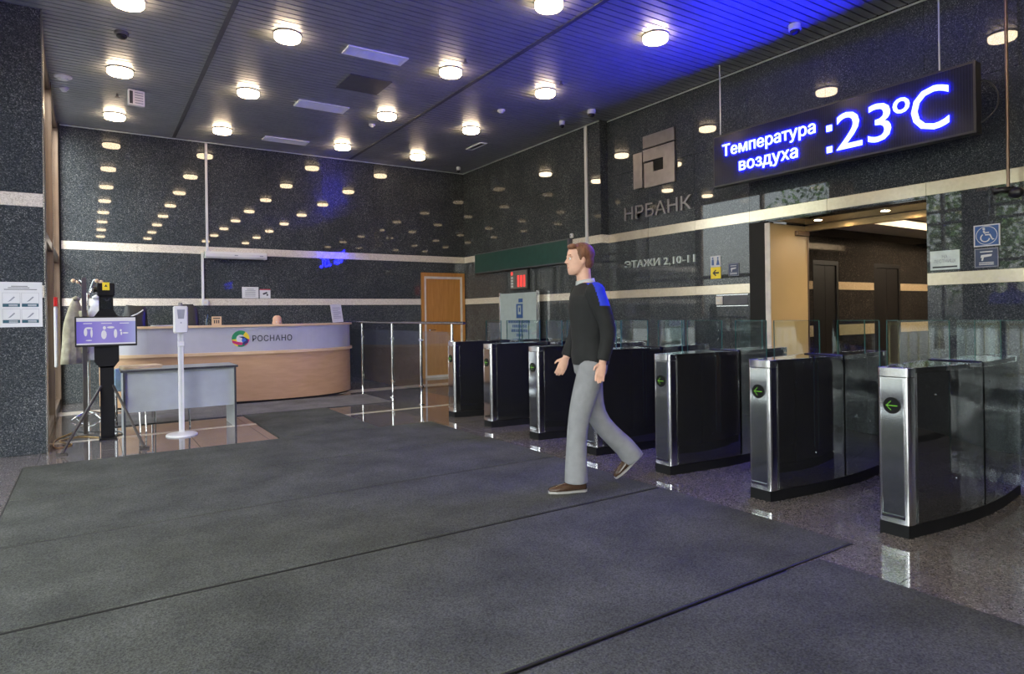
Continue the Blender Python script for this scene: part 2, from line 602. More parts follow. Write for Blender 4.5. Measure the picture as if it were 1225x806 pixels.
for y0, y1 in ((8.5, 8.62), (10.98, 11.4)):
    for c, d in zip(spans(-0.45, 7.1, 1.36), spans(-0.45, 7.1, 1.36)[1:]):
        plate('inlay_strip', (c + d) / 2, (y0 + y1) / 2, -0.006, d - c - 0.004, y1 - y0 - 0.006, 0.012, 'cream', flo)

# ---- ceiling: dark void with narrow metal slats running along X
cei = struct(obj('ceiling', box(B(-2.2, 7.4, -6.0, 8.5, 4.53, 4.75), -0.5, 7.4, 8.5, 13.0, 4.53, 4.75), 'ceil_back'))
bm = bmesh.new()
xcuts = [-1.8, 1.24, 4.36, 7.1]
y = -5.5
while y < YB - 0.02:
    for a, b in zip(xcuts, xcuts[1:]):
        box(bm, max(a, -0.47 if y > 8.45 else -9) + 0.02, b - 0.02, y, min(y + 0.082, YB - 0.005), 4.47, 4.50)
    y += 0.1
sl = obj('ceiling_slats', bm, 'slat', cei)
sl['kind'] = 'stuff'
for x in xcuts[1:3]:
    obj('joint_strip', B(x - 0.026, x + 0.026, -5.5, YB - 0.01, 4.462, 4.505), 'trim_dark', cei)

# ---- walls: core plus separate granite slabs
BANDS = [(0.0, 0.78, 'granite'), (0.78, 1.565, 'granite'), (1.565, 1.69, 'stripe'), (1.69, 2.475, 'granite'), (2.475, 2.61, 'stripe'), (2.61, 3.54, 'granite'), (3.54, 4.47, 'granite')]
def slabs(parent, axis, face, joints, hole=None, stripe='cream', bands=BANDS):
    """granite slabs on a wall; face = coordinate of the visible surface"""
    for a, b in zip(joints, joints[1:]):
        for z0, z1, m in bands:
            mm = stripe if m == 'stripe' else m
            cz0, cz1 = z0, z1
            if hole and a >= hole[0] - 0.01 and b <= hole[1] + 0.01:
                if z1 <= hole[2]:
                    continue
                cz0 = max(z0, hole[2])
            g = 0.003
            if axis == 'X':
                plate('slab', (a + b) / 2, face + 0.0125, (cz0 + cz1) / 2, b - a - g, 0.025, cz1 - cz0 - g, mm, parent)
            elif axis == 'Y':
                plate('slab', face + 0.0125, (a + b) / 2, (cz0 + cz1) / 2, 0.025, b - a - g, cz1 - cz0 - g, mm, parent)

wb = struct(obj('wall_back', B(-0.5, 7.3, YB + 0.02, YB + 0.3, 0, 4.6), 'grout'))
slabs(wb, 'X', YB, [-0.38, 0.67, 1.72, 2.77, 3.81, 4.85, 5.88, 6.943], hole=(5.88, 6.943, 2.25))

bm = bmesh.new()
box(bm, XL + 0.02, 7.6, 7.93, YB + 0.3, 0, 4.6)
box(bm, XR + 0.02, 7.6, 5.24, 7.945, 0, 4.6)
box(bm, XR + 0.02, 7.6, -5.8, 3.15, 0, 4.6)
box(bm, XR + 0.02, 7.6, 3.14, 5.25, 2.455, 4.6)
wr = struct(obj('wall_right', bm, 'grout'))
slabs(wr, 'Y', XL, [7.93, 9.07, 10.21, 11.36, 12.5])
slabs(wr, 'Y', XR, [5.24, 6.13, 7.03, 7.93], stripe='cream_metal')
slabs(wr, 'Y', XR, [3.15, 4.2, 5.24], hole=(3.15, 5.24, 2.455), stripe='cream_metal')
slabs(wr, 'Y', XR, [-5.5, -4.4, -3.3, -2.2, -1.1, 0, 1.05, 2.1, 3.15], stripe='cream_metal')
for z0, z1, m in BANDS:        # the return of the step
    plate('slab', (XL + XR) / 2 + 0.008, 7.93 + 0.004, (z0 + z1) / 2, XR - XL - 0.01, 0.012, z1 - z0 - 0.003, 'cream' if m == 'stripe' else 'granite', wr)
struct(obj('trim_1', B(XR - 0.012, XR, -5.5, 7.92, 4.445, 4.462), 'plate'))
struct(obj('trim_2', B(XL - 0.012, XL, 7.94, YB, 4.445, 4.462), 'plate'))
struct(obj('trim_3', B(-0.38, XL, YB - 0.012, YB, 4.445, 4.462), 'plate'))

# left pier beside the reception, bronze on its return
wp = struct(obj('wall_left_pier', B(-1.8, -0.42, 8.025, 8.5, 0, 4.55), 'grout'))
slabs(wp, 'X', 8.0, [-1.8, -1.1, -0.385])
obj('bronze_cladding', B(-0.42, -0.385, 8.03, 8.5, 0, 4.47), 'bronze', wp)
# tall window beside the reception, seen edge-on
bm = bmesh.new()
for q in (8.54, 10.42, 12.44):
    box(bm, -0.50, -0.40, q - 0.04, q + 0.04, 0.0, 4.47)
for z in (0.05, 2.3, 4.42):
    box(bm, -0.49, -0.41, 8.5, 12.48, z - 0.05, z + 0.05)
w8 = struct(obj('window_8', bm, 'bronze'))
for a, b in ((8.58, 10.38), (10.46, 12.40)):
    obj('pane', B(-0.445, -0.437, a, b, 0.1, 2.25), 'window_glass', w8)
    obj('pane', B(-0.445, -0.437, a, b, 2.35, 4.37), 'window_glass', w8)
obj('edge_bead', B(-0.385, -0.375, 8.0, 8.03, 0, 4.47), 'steel', wp)

# wall behind the photographer
wf = struct(obj('wall_front', B(-2.0, 7.5, -5.8, -5.5, 0, 4.6), 'granite'))
# left glazing wall with a stone pillar
bm = bmesh.new()
box(bm, -2.1, -1.8, -5.8, 8.02, 4.1, 4.6)
box(bm, -2.1, -1.7, 5.85, 6.35, 0, 4.47)
box(bm, -2.1, -1.8, -5.8, 8.02, -0.2, 0.08)
wl = struct(obj('wall_left', bm, 'granite'))
bays = [(6.35, 8.02), (4.05, 5.85), (2.25, 4.05), (0.45, 2.25), (-1.35, 0.45), (-3.15, -1.35), (-5.5, -3.15)]
for i, (a, b) in enumerate(bays):
    bm = bmesh.new()
    for q in (a, b):
        box(bm, -2.0, -1.88, q - 0.035, q + 0.035, 0.08, 4.1)
    for z in (0.11, 2.35, 3.25, 3.52, 4.07):
        box(bm, -1.99, -1.89, a, b, z - 0.03, z + 0.03)
    box(bm, -1.99, -1.89, a + (b - a) * 0.28 - 0.03, a + (b - a) * 0.28 + 0.03, 0.1, 4.07)
    wn = struct(obj('window_%d' % (i + 1), bm, 'grey_metal'))
    obj('pane', B(-1.945, -1.935, a + 0.03, b - 0.03, 0.12, 4.05), 'window_glass', wn)

# ---- lift lobby behind the opening
LY = 4.95
lob = struct(obj('wall_lobby', B(7.9, 12.4, LY + 0.025, LY + 0.3, 0, 2.9), 'grout'))
lb = [(0.0, 0.98, 'granite_lobby'), (0.98, 1.13, 'cream_lobby'), (1.13, 1.61, 'granite_lobby'), (1.61, 1.72, 'cream_lobby'), (1.72, 2.46, 'granite_lobby')]
for a, b in ((7.92, 8.02), (8.62, 9.55), (10.30, 11.0), (11.0, 11.7)):
    for z0, z1, m in lb:
        plate('slab', (a + b) / 2, LY + 0.0125, (z0 + z1) / 2, b - a - 0.004, 0.025, z1 - z0 - 0.004, m, lob)
for a, b in ((8.02, 8.62), (9.55, 10.30)):
    plate('slab', (a + b) / 2, LY + 0.0125, 2.23, b - a - 0.004, 0.025, 0.46, 'granite_lobby', lob)
struct(obj('wall_lobby_end', B(11.9, 12.2, 2.6, LY + 0.1, 0, 2.9), 'granite_lobby'))
struct(obj('wall_lobby_side', B(7.6, 12.2, 2.75, 3.0, 0, 2.9), 'granite_lobby'))
lc = struct(obj('ceiling_lobby', B(7.6, 12.2, 2.9, LY + 0.1, 2.72, 2.9), 'ceil_paint'))
obj('cornice', B(7.98, 12.0, LY - 0.55, LY + 0.02, 2.44, 2.54), 'ceil_paint', lc)
obj('cornice', B(7.98, 12.0, 3.0, 3.2, 2.44, 2.54), 'ceil_paint', lc)
obj('cornice', B(7.98, 8.5, 3.2, LY - 0.55, 2.44, 2.54), 'ceil_paint', lc)
obj('soffit', B(XR + 0.03, 7.98, 3.0, LY + 0.1, 2.445, 2.56), 'granite_lobby', lc)
for k, yy in enumerate((4.55, 3.75)):
    t = thing('downlight', 'small round downlight in the soffit of the lobby opening, ' + ('beside the beige reveal' if k == 0 else 'away from the beige reveal'), 'lamp', (7.5, yy, 2.445))
    obj('rim', lathe(bmesh.new(), [(0.055, 0), (0.055, -0.006), (0.045, -0.008), (0.045, 0)], n=20), 'steel', t)
    obj('diffuser', cyl(bmesh.new(), (0, 0, 0), 0.044, 0.044, -0.005, 0, 20), 'downlight', t)
t = thing('cove_lamp', 'long bright cove lamp recessed in the lift lobby ceiling', 'lamp', (10.2, 3.8, 2.66))
obj('housing', B(-1.55, 1.55, -0.33, 0.33, 0.02, 0.06), 'white', t)
obj('diffuser', B(-1.5, 1.5, -0.3, 0.3, 0, 0.02), 'cove', t)
for i, (a, b) in enumerate(((8.02, 8.62), (9.55, 10.30))):
    d = struct(obj('door_%d' % (i + 2), B(a, b, LY + 0.005, LY + 0.024, 0, 0.02), 'steel'))
    mid = (a + b) / 2
    obj('door_leaf', B(a + 0.05, mid - 0.003, LY + 0.012, LY + 0.024, 0.02, 1.93), 'bronze_frame', d)
    obj('door_leaf', B(mid + 0.003, b - 0.05, LY + 0.012, LY + 0.024, 0.02, 1.93), 'bronze_frame', d)
    bm = bmesh.new()
    box(bm, a, a + 0.05, LY - 0.004, LY + 0.024, 0, 2.0)
    box(bm, b - 0.05, b, LY - 0.004, LY + 0.024, 0, 2.0)
    box(bm, a + 0.05, b - 0.05, LY - 0.004, LY + 0.024, 1.94, 2.0)
    obj('door_frame', bm, 'bronze_frame', d)
# opening surround: dark jamb, beige reveal with pale edge strip, gold door track
bm = bmesh.new()
box(bm, XR - 0.012, XR + 0.05, 5.01, 5.24, 0, 2.455)
j = struct(obj('trim_4', bm, 'bronze_frame'))
rv = struct(obj('trim_5', B(XR, 7.9, LY, LY + 0.06, 0, 2.43), 'beige'))
obj('edge_strip', B(XR - 0.014, XR, LY - 0.01, LY + 0.06, 0, 2.43), 'offwhite', rv)
obj('edge_strip', B(7.90, 7.915, LY - 0.012, LY + 0.05, 0, 2.40), 'bronze', rv)
obj('door_closer', B(7.62, 7.88, LY - 0.05, LY, 2.30, 2.36, 0.005), 'bronze', rv)
bt = struct(obj('trim_6', B(7.86, 7.94, 3.0, LY, 2.365, 2.44), 'gold'))

# ---- oak door in the corner of the back wall
d = struct(obj('door_1', B(5.99, 6.82, YB - 0.012, YB + 0.018, 0.02, 2.12), 'door'))
bm = bmesh.new()
box(bm, 5.885, 5.945, YB - 0.035, YB + 0.018, 0, 2.25)
box(bm, 6.865, 6.925, YB - 0.035, YB + 0.018, 0, 2.25)
box(bm, 5.945, 6.865, YB - 0.035, YB + 0.018, 2.17, 2.25)
obj('door_frame', bm, 'door', d)
bm = bmesh.new()
box(bm, 5.945, 5.99, YB - 0.028, YB + 0.018, 0, 2.17)
box(bm, 6.82, 6.865, YB - 0.028, YB + 0.018, 0, 2.17)
box(bm, 5.99, 6.82, YB - 0.028, YB + 0.018, 2.12, 2.17)
box(bm, 5.99, 6.82, YB - 0.028, YB + 0.018, 0, 0.05)
obj('door_casing', bm, 'offwhite', d)
h = bmesh.new()
cyl(h, (6.07, YB - 0.012, 1.02), 0.022, 0.022, -0.012, 0, 14, 'Y')
tube(h, [(6.07, YB - 0.014, 1.02), (6.07, YB - 0.06, 1.02), (6.19, YB - 0.06, 1.02)], 0.009, 8)
obj('door_handle', h, 'steel', d)

# ---- outdoors, seen only in the polished stone
bm = bmesh.new()
box(bm, -40, -2.1, -30, 40, -0.3, -0.06)
box(bm, -2.1, -0.55, 8.6, 40, -0.3, -0.06)
gr = struct(obj('ground', bm, 'asphalt'))
def tree(x, y, hgt, r, lab):
    t = thing('broadleaf_tree', lab, 'tree', (x, y, -0.06), 0, 'trees outside the windows')
    bm = bmesh.new()
    tube(bm, [(0, 0, 0), (0.05, 0.03, hgt * 0.3), (0.1, -0.05, hgt * 0.75)], [0.16, 0.12, 0.05], 8)
    for k in range(5):
        a = k * 1.3
        tube(bm, [(0.06, 0, hgt * (0.3 + 0.08 * k)), (0.7 * r * math.cos(a), 0.7 * r * math.sin(a), hgt * (0.5 + 0.08 * k))], [0.05, 0.02], 6)
    obj('trunk', bm, 'bark', t)
    vs, fs = [], []
    for k in range(1700):
        p = Vector((random.gauss(0, 1), random.gauss(0, 1), random.gauss(0, 1))).normalized() * (random.random() ** 0.45)
        p = Vector((p.x * r, p.y * r, hgt * 0.62 + p.z * hgt * 0.38))
        q = Matrix.Rotation(random.uniform(0, 6.28), 3, Vector((random.random() - .5, random.random() - .5, random.random() - .5)))
        s = random.uniform(0.07, 0.16)
        i0 = len(vs)
        for u, v in ((-s, 0), (0, -s * .5), (s, 0), (0, s * .5)):
            vs.append(p + q @ Vector((u, v, 0)))
        fs.append((i0, i0 + 1, i0 + 2, i0 + 3))
    me = bpy.data.meshes.new('foliage')
    me.from_pydata([tuple(v) for v in vs], [], fs)
    o = obj('foliage', me, 'leaf', t)
    o['kind'] = 'stuff'
for k, (x, y, hh, r) in enumerate(((-8.0, 8.6, 6.0, 1.9), (-9.5, 14.0, 7.0, 2.4), (-11.5, 4.6, 7.5, 2.5), (-8.5, -0.5, 6.0, 2.0), (-13, -6.0, 8.0, 2.6), (-15, 10.5, 8.5, 2.8))):
    tree(x, y, hh, r, 'leafy green tree outside the glazing, ' + ('just behind the middle of the street railing', 'past the end of the railing beyond reception', 'set back, facing the entrance mats', 'past the other end of the railing', 'last one, farthest from reception', 'tallest, behind all the others')[k])
t = thing('street_railing', 'yellow painted street railing outside the glazing', 'railing', (-5.2, 6.5, -0.06))
for z in (0.12, 1.05):
    obj('rail', B(-0.02, 0.02, -6, 6, z, z + 0.04), 'fence', t)
for k in range(61):
    obj('baluster', B(-0.01, 0.01, -6 + k * 0.2 - 0.01, -6 + k * 0.2 + 0.01, 0 if k % 10 == 0 else 0.14, 1.06), 'fence', t)

# ================================================================ CEILING FITTINGS
LX = [0.345, 1.862, 3.895, 5.395]
LYS = [11.53 - 2.113 * k for k in range(8)]
def make_lamp():
    t = thing('ceiling_lamp', 'round glowing drum lamp with thin metal rim under the slatted ceiling', 'lamp', (0, 0, 4.47), 0, 'round ceiling lamps in a grid')
    b = bmesh.new()
    lathe(b, [(0.150, 0.0), (0.152, -0.014), (0.142, -0.016), (0.142, 0.0)], n=32)
    smooth(obj('rim', b, 'grey_metal', t), False)
    b = bmesh.new()
    lathe(b, [(0.138, -0.004), (0.138, -0.055), (0.128, -0.068), (0.10, -0.072)], n=32)
    obj('diffuser', b, 'lamp', t)
    return t
proto = make_lamp()
def dup(root, loc, rz=0.0):
    r = root.copy()
    COL.objects.link(r)
    r.location = loc
    r.rotation_euler = (0, 0, rz)
    for ch in list(root.children):
        c = ch.copy()
        COL.objects.link(c)
        c.parent = r
        for g in list(ch.children):
            e = g.copy()
            COL.objects.link(e)
            e.parent = c
    return r
first = True
ROWN = ['first', 'second', 'third', 'fourth', 'fifth', 'sixth', 'seventh', 'eighth']
COLN = ['nearest the pier', 'second from the pier', 'third from the pier', 'nearest the LED sign wall']
for yy in LYS:
    for xx in LX:
        if first:
            proto.location = (xx, yy, 4.47)
            o = proto
            first = False
        else:
            o = dup(proto, (xx, yy, 4.47))
        o['label'] = 'round drum ceiling lamp, %s row out from the reception wall, %s' % (ROWN[LYS.index(yy)], COLN[LX.index(xx)])

def vent(x0, x1, y0, y1, lab):
    t = thing('ceiling_vent', lab, 'vent', ((x0 + x1) / 2, (y0 + y1) / 2, 4.455))
    w, d = (x1 - x0) / 2, (y1 - y0) / 2
    b = bmesh.new()
    f = 0.028
    box(b, -w, w, -d, -d + f, 0, 0.016)
    box(b, -w, w, d - f, d, 0, 0.016)
    box(b, -w, -w + f, -d + f, d - f, 0, 0.016)
    box(b, w - f, w, -d + f, d - f, 0, 0.016)
    obj('frame', b, 'vent_white', t)
    if x1 - x0 > y1 - y0:
        n = 7
        for k in range(n):
            yy = -d + f + (2 * d - 2 * f) * (k + 0.5) / n
            obj('louvre', B(-w + f, w - f, yy - 0.007, yy + 0.007, 0.003, 0.012), 'vent_white', t)
    else:
        for k in range(3):
            xx = -w + f + (2 * w - 2 * f) * (k + 0.5) / 3
            obj('louvre', B(xx - 0.006, xx + 0.006, -d + f, d - f, 0.003, 0.012), 'trim_dark', t)
    obj('backing', B(-w + f, w - f, -d + f, d - f, 0.012, 0.016), 'grey_metal', t)
vent(2.53, 3.28, 7.22, 7.48, 'white slotted ceiling vent beside the dark square hatch')
vent(2.55, 3.29, 9.39, 9.71, 'white slotted ceiling vent between the hatch and the vent nearest the granite wall')
vent(2.555, 3.31, 11.58, 11.86, 'white slotted ceiling vent closest to the granite wall behind reception')
vent(5.965, 6.105, 10.07, 10.62, 'small narrow ceiling vent above the corner with the oak door')
t = tag(obj('ceiling_hatch', B(-0.29, 0.29, -0.29, 0.29, 0, 0.012, 0.003), 'trim_dark', None, (3.13, 8.35, 4.457)), 'dark square access hatch flush in the slatted ceiling', 'hatch')
t['label'] = 'dark square access hatch flush in the slatted ceiling'

def dome(x, y, lab, r=0.062, body='white', dark='black', drop=0.06, zc=4.47):
    t = thing('dome_camera', lab, 'camera', (x, y, zc))
    b = bmesh.new()
    lathe(b, [(r, 0), (r, -drop), (r * 0.86, -drop - 0.006)], n=24)
    autosmooth(obj('housing', b, body, t))
    b = bmesh.new()
    lathe(b, [(r * 0.8, -drop - 0.004), (r * 0.74, -drop - 0.025), (r * 0.45, -drop - 0.045), (0.005, -drop - 0.052)], n=20)
    smooth(obj('lens_dome', b, dark, t))
dome(0.319, 8.19, 'dark purplish dome camera beside the lamp row nearest the pier', 0.07, 'trim_dark', 'black', 0.03)
dome(6.47, 8.31, 'small white dome camera left of the white cable duct', 0.045)
dome(6.51, 7.62, 'larger white dome camera right of the white cable duct', 0.065)
dome(6.51, 4.19, 'white dome camera on the blue lit ceiling above the LED sign', 0.065)
dome(6.57, 12.03, 'tiny white dome camera in the corner above the oak door', 0.045)
def detector(x, y, lab, r=0.06, m='white'):
    t = thing('smoke_detector', lab, 'detector', (x, y, 4.47))
    b = bmesh.new()
    lathe(b, [(r, 0), (r, -0.016), (r * 0.8, -0.03)], n=22)
    obj('base', b, m, t)
    b = bmesh.new()
    lathe(b, [(r * 0.55, -0.03), (r * 0.55, -0.045), (r * 0.3, -0.052)], n=18)
    obj('sensor_head', b, m, t)
detector(-0.26, 10.05, 'flat wide white ceiling speaker disc near the bronze window', 0.10)
detector(-0.262, 10.55, 'white smoke detector near the bronze window', 0.055)
detector(3.89, 10.04, 'white smoke detector between two lamps above the reception end', 0.05)
detector(5.31, 8.33, 'white smoke detector on the ceiling field beside the right wall', 0.06)
def sprinkler(x, y, lab):
    t = thing('sprinkler', lab, 'sprinkler', (x, y, 4.47))
    obj('stem', cyl(bmesh.new(), (0, 0, 0), 0.018, 0.012, -0.04, 0, 12), 'grey_metal', t)
    obj('deflector', cyl(bmesh.new(), (0, 0, 0), 0.03, 0.03, -0.052, -0.046, 14), 'grey_metal', t)
sprinkler(3.88, 6.89, 'small dark sprinkler head close beside a lamp by the ceiling joint')
sprinkler(5.35, 6.88, 'small dark sprinkler head on the blue lit part of the ceiling')
sprinkler(0.347, 10.45, 'small dark sprinkler head next to the hanging white notice box')
t = thing('exit_sign_box', 'small white notice box with dark bar hanging below the ceiling', 'sign', (0.555, 10.12, 4.24), R(8))
obj('body', B(-0.10, 0.10, -0.03, 0.03, 0, 0.21, 0.006), 'white', t)
lines_part('print_bar', [], 'dark_ink', t, 0) if False else obj('print_bar', B(-0.085, -0.045, -0.034, -0.03, 0.02, 0.19), 'dark_ink', t)
bm = bmesh.new()
for k in range(5):
    box(bm, -0.02, 0.08, -0.033, -0.03, 0.03 + k * 0.035, 0.042 + k * 0.035)
obj('print_rows', bm, 'grey_ink', t)
obj('hanger', cyl(bmesh.new(), (0, 0, 0), 0.006, 0.006, 0.21, 0.235, 8), 'steel', t)

# ================================================================ MATS
def mat_strip(x0, x1, y0, y1, lab, m='carpet', tilt=0.0):
    t = thing('entrance_mat', lab, 'mat', ((x0 + x1) / 2, (y0 + y1) / 2, 0), tilt, 'floor mats')
    w, d = (x1 - x0) / 2, (y1 - y0) / 2
    obj('pile', B(-w + 0.012, w - 0.012, -d + 0.010, d - 0.010, 0, 0.012, 0.003), m, t)
    b = bmesh.new()
    box(b, -w, w, -d, -d + 0.010, 0, 0.007)
    box(b, -w, w, d - 0.010, d, 0, 0.007)
    box(b, -w, -w + 0.012, -d + 0.010, d - 0.010, 0, 0.007)
    box(b, w - 0.012, w, -d + 0.010, d - 0.010, 0, 0.007)
    obj('rubber_edge', b, 'rubber', t)
mat_strip(-0.53, 3.55, 5.995, 7.30, 'charcoal entrance mat strip running past the tripod kiosk, touching the short mat to reception')
mat_strip(-0.53, 3.60, 4.79, 5.985, 'charcoal entrance mat strip second from the reception side')
mat_strip(-0.53, 3.59, 3.48, 4.78, 'charcoal entrance mat strip that the walking man steps on')
mat_strip(-0.53, 3.60, 2.005, 3.465, 'wide charcoal entrance mat strip before the third turnstile from the lit sign end')
mat_strip(-0.53, 3.235, 0.55, 1.985, 'short charcoal entrance mat strip farthest from reception, set back from the turnstiles')
mat_strip(1.73, 2.87, 7.315, 9.36, 'charcoal mat leading from the entrance mats to reception')
mat_strip(0.2, 3.92, 9.385, 10.62, 'lighter grey mat lying along the curved reception counter', 'carpet2')

# ================================================================ TURNSTILES
def hw(x):
    """half width of the body at x from the middle"""
    return 0.088 + 0.075 * math.cos(min(1, abs(x) / 0.80) * PI / 2) ** 1.0

def make_turnstile():
    t = thing('turnstile', 'x', 'turnstile', (0, 0, 0), 0, 'turnstiles in a row')
    L = 0.80
    H = 0.985
    def outline(inset=0.0, x0=-L, x1=L, n=18):
        xs = [x0 + (x1 - x0) * i / n for i in range(n + 1)]
        return [(x, hw(x) - inset) for x in xs] + [(x, -hw(x) + inset) for x in reversed(xs)]
    obj('plinth', prism(bmesh.new(), outline(0.006), 0, 0.075), 'matte_black', t)
    obj('core', prism(bmesh.new(), outline(0.03, -L + 0.06, L - 0.06), 0.075, 0.93), 'matte_black', t)
    for s in (-1, 1):           # end pillars with rounded outer corners
        r = 0.03
        e = hw(L) + 0.004
        pts = []
        for (cx, cy, a0) in ((L - r + 0.004, e - r, 0), (L - 0.075, e, 90), (L - 0.075, -e, 180), (L - r + 0.004, -e + r, 270)):
            if a0 in (0, 270):
                for k in range(6):
                    a = R((a0 if a0 == 0 else 270) + 90 * k / 5)
                    pts.append((s * (cx + r * math.cos(a)), cy + r * math.sin(a)))
            else:
                pts.append((s * cx, cy))
        autosmooth(obj('end_pillar', prism(bmesh.new(), pts, 0.075, 0.93), 'steel', t))
        cap = [(x, yy * 1.02) for x, yy in pts]
        autosmooth(obj('pillar_cap', prism(bmesh.new(), cap, 0.935, H), 'steel', t))
        # inset end panel and round display
        ep = obj('end_panel', B(s * (L + 0.0045) - 0.001, s * (L + 0.0045) + 0.001, -0.062, 0.062, 0.12, 0.925), 'panel_steel', t)
        bm = bmesh.new()
        x = s * (L + 0.0055)
        box(bm, min(x, x + s * 0.002), max(x, x + s * 0.002), -0.066, -0.060, 0.115, 0.93)
        box(bm, min(x, x + s * 0.002), max(x, x + s * 0.002), 0.060, 0.066, 0.115, 0.93)
        box(bm, min(x, x + s * 0.002), max(x, x + s * 0.002), -0.066, 0.066, 0.105, 0.125)
        obj('panel_frame', bm, 'chrome', t)
        ds = obj('display', cyl(bmesh.new(), (s * (L + 0.0055), 0, 0.765), 0.048, 0.048, min(0, s * 0.006), max(0, s * 0.006), 28, 'X'), 'matte_black', t)
        x = s * (L + 0.012)
        bm = bmesh.new()
        # arrow built of small led dots
        dots = [(0.006 * k - 0.030, 0.0) for k in range(11)] + [(-0.030 + 0.006 * k, 0.006 * k) for k in range(1, 5)] + [(-0.030 + 0.006 * k, -0.006 * k) for k in range(1, 5)]
        for u, v in dots:
            yy = -u if s < 0 else u
            box(bm, x - 0.0008, x + 0.0008, yy - 0.0019, yy + 0.0019, 0.765 + v - 0.0019, 0.765 + v + 0.0019)
        obj('arrow', bm, 'green_led', ds)
    # four curved dark glass side panels with the wing slot between them
    for sd in (-1, 1):
        for x0, x1 in ((-L + 0.078, -0.012), (0.012, L - 0.078)):
            bm = bmesh.new()
            n = 14
            sec = []
            for i in range(n + 1):
                x = x0 + (x1 - x0) * i / n
                a = hw(x)
                sec.append([bm.verts.new(v) for v in ((x, sd * (a - 0.012), 0.08), (x, sd * a, 0.08), (x, sd * a, 0.955), (x, sd * (a - 0.012), 0.955))])
            for p, q in zip(sec, sec[1:]):
                for i in range(4):
                    k2 = (i + 1) % 4
                    bm.faces.new((p[i], p[k2], q[k2], q[i]))
            bm.faces.new(sec[0])
            bm.faces.new(sec[-1])
            autosmooth(obj('side_panel', bm, 'darkglass', t), 60)
        bm = bmesh.new()
        for xx, zz in ((-0.55, 0.82), (-0.35, 0.30), (0.10, 0.86), (0.40, 0.45), (0.15, 0.14)):
            cyl(bm, (xx, sd * hw(xx), zz), 0.006, 0.006, -0.003 * 1, 0.003, 8, 'Y')
        obj('screw_studs', bm, 'chrome', t)
    # lid
    obj('lid', prism(bmesh.new(), outline(0.010, -L + 0.07, -0.02), 0.955, H), 'darkglass', t)
    obj('lid', prism(bmesh.new(), outline(0.010, 0.02, L - 0.07), 0.955, H), 'darkglass', t)
    obj('lid_trim', prism(bmesh.new(), [(-L + 0.07, hw(L) - 0.004), (-0.02, hw(0.02) + 0.002), (-0.02, hw(0.02) - 0.006), (-L + 0.07, hw(L) - 0.012)], 0.96, H + 0.001), 'steel', t)
    obj('lid_trim', prism(bmesh.new(), [(-L + 0.07, -hw(L) + 0.004), (-0.02, -hw(0.02) - 0.002), (-0.02, -hw(0.02) + 0.006), (-L + 0.07, -hw(L) + 0.012)], 0.96, H + 0.001), 'steel', t)
    obj('slot_bar', B(-0.018, 0.018, -0.15, 0.15, 0.93, 0.992, 0.003), 'matte_black', t)
    # two glass wings rising above the lid
    for y0, y1 in ((0.03, 0.425), (-0.425, -0.12)):
        g = obj('glass_wing', B(-0.005, 0.005, y0, y1, 0.24, 1.25), 'glass', t)
        bm = bmesh.new()
        box(bm, -0.0055, 0.0055, y0 - 0.003, y0, 0.24, 1.25)
        box(bm, -0.0055, 0.0055, y1, y1 + 0.003, 0.24, 1.25)
        box(bm, -0.0055, 0.0055, y0, y1, 1.25, 1.2525)
        obj('glass_edge', bm, 'edge', g)
    g = obj('glass_wing', B(0.35, 0.36, -0.13, 0.13, 0.985, 1.25), 'glass', t)
    obj('glass_edge', B(0.35, 0.36, -0.134, -0.13, 0.985, 1.25), 'edge', g)
    return t
T_Y = [7.49, 6.575, 5.62, 4.695, 3.775, 2.85, 1.945]
ordn = ['the glass rail, first in the row', 'second in the row counted from the glass rail', 'third in the row counted from the glass rail', 'fourth in the row from the glass rail', 'fifth in the row counted from the glass rail', 'sixth in the row counted from the glass rail', 'seventh in the row and farthest from the glass rail']
labs = ['steel and black glass turnstile beside the glass rail, first in the row'] + ['steel and black glass turnstile, ' + s for s in ordn[1:]]
tp = make_turnstile()
for k, yy in enumerate(T_Y):
    o = tp if k == 0 else dup(tp, (4.74, yy, 0))
    o.location = (4.74, yy, 0)
    o['label'] = labs[k]

# glass rail between the row and the back wall
t = thing('glass_rail', 'chrome post rail with clear glass panels between reception and the first turnstile', 'railing', (4.15, 0, 0))
for yy in (11.35, 9.95, 8.85, 7.85):
    p = obj('post', cyl(bmesh.new(), (0, yy, 0), 0.02, 0.02, 0, 1.21, 14), 'chrome', t)
    autosmooth(p)
    obj('foot_flange', cyl(bmesh.new(), (0, yy, 0), 0.045, 0.045, 0, 0.012, 18), 'chrome', t)
    bm = bmesh.new()
    for z in (0.25, 0.95):
        box(bm, -0.012, 0.012, yy - 0.06, yy + 0.06, z, z + 0.035)
    obj('glass_clips', bm, 'chrome', t)
autosmooth(obj('top_rail', tube(bmesh.new(), [(0, 12.3, 1.225), (0, 7.5, 1.225)], 0.02, 12), 'steel', t))
for a, b in ((11.40, 12.3), (10.0, 11.3), (8.9, 9.9), (7.9, 8.8)):
    obj('glass_panel', B(-0.004, 0.004, a, b, 0.2, 1.1), 'glass', t)

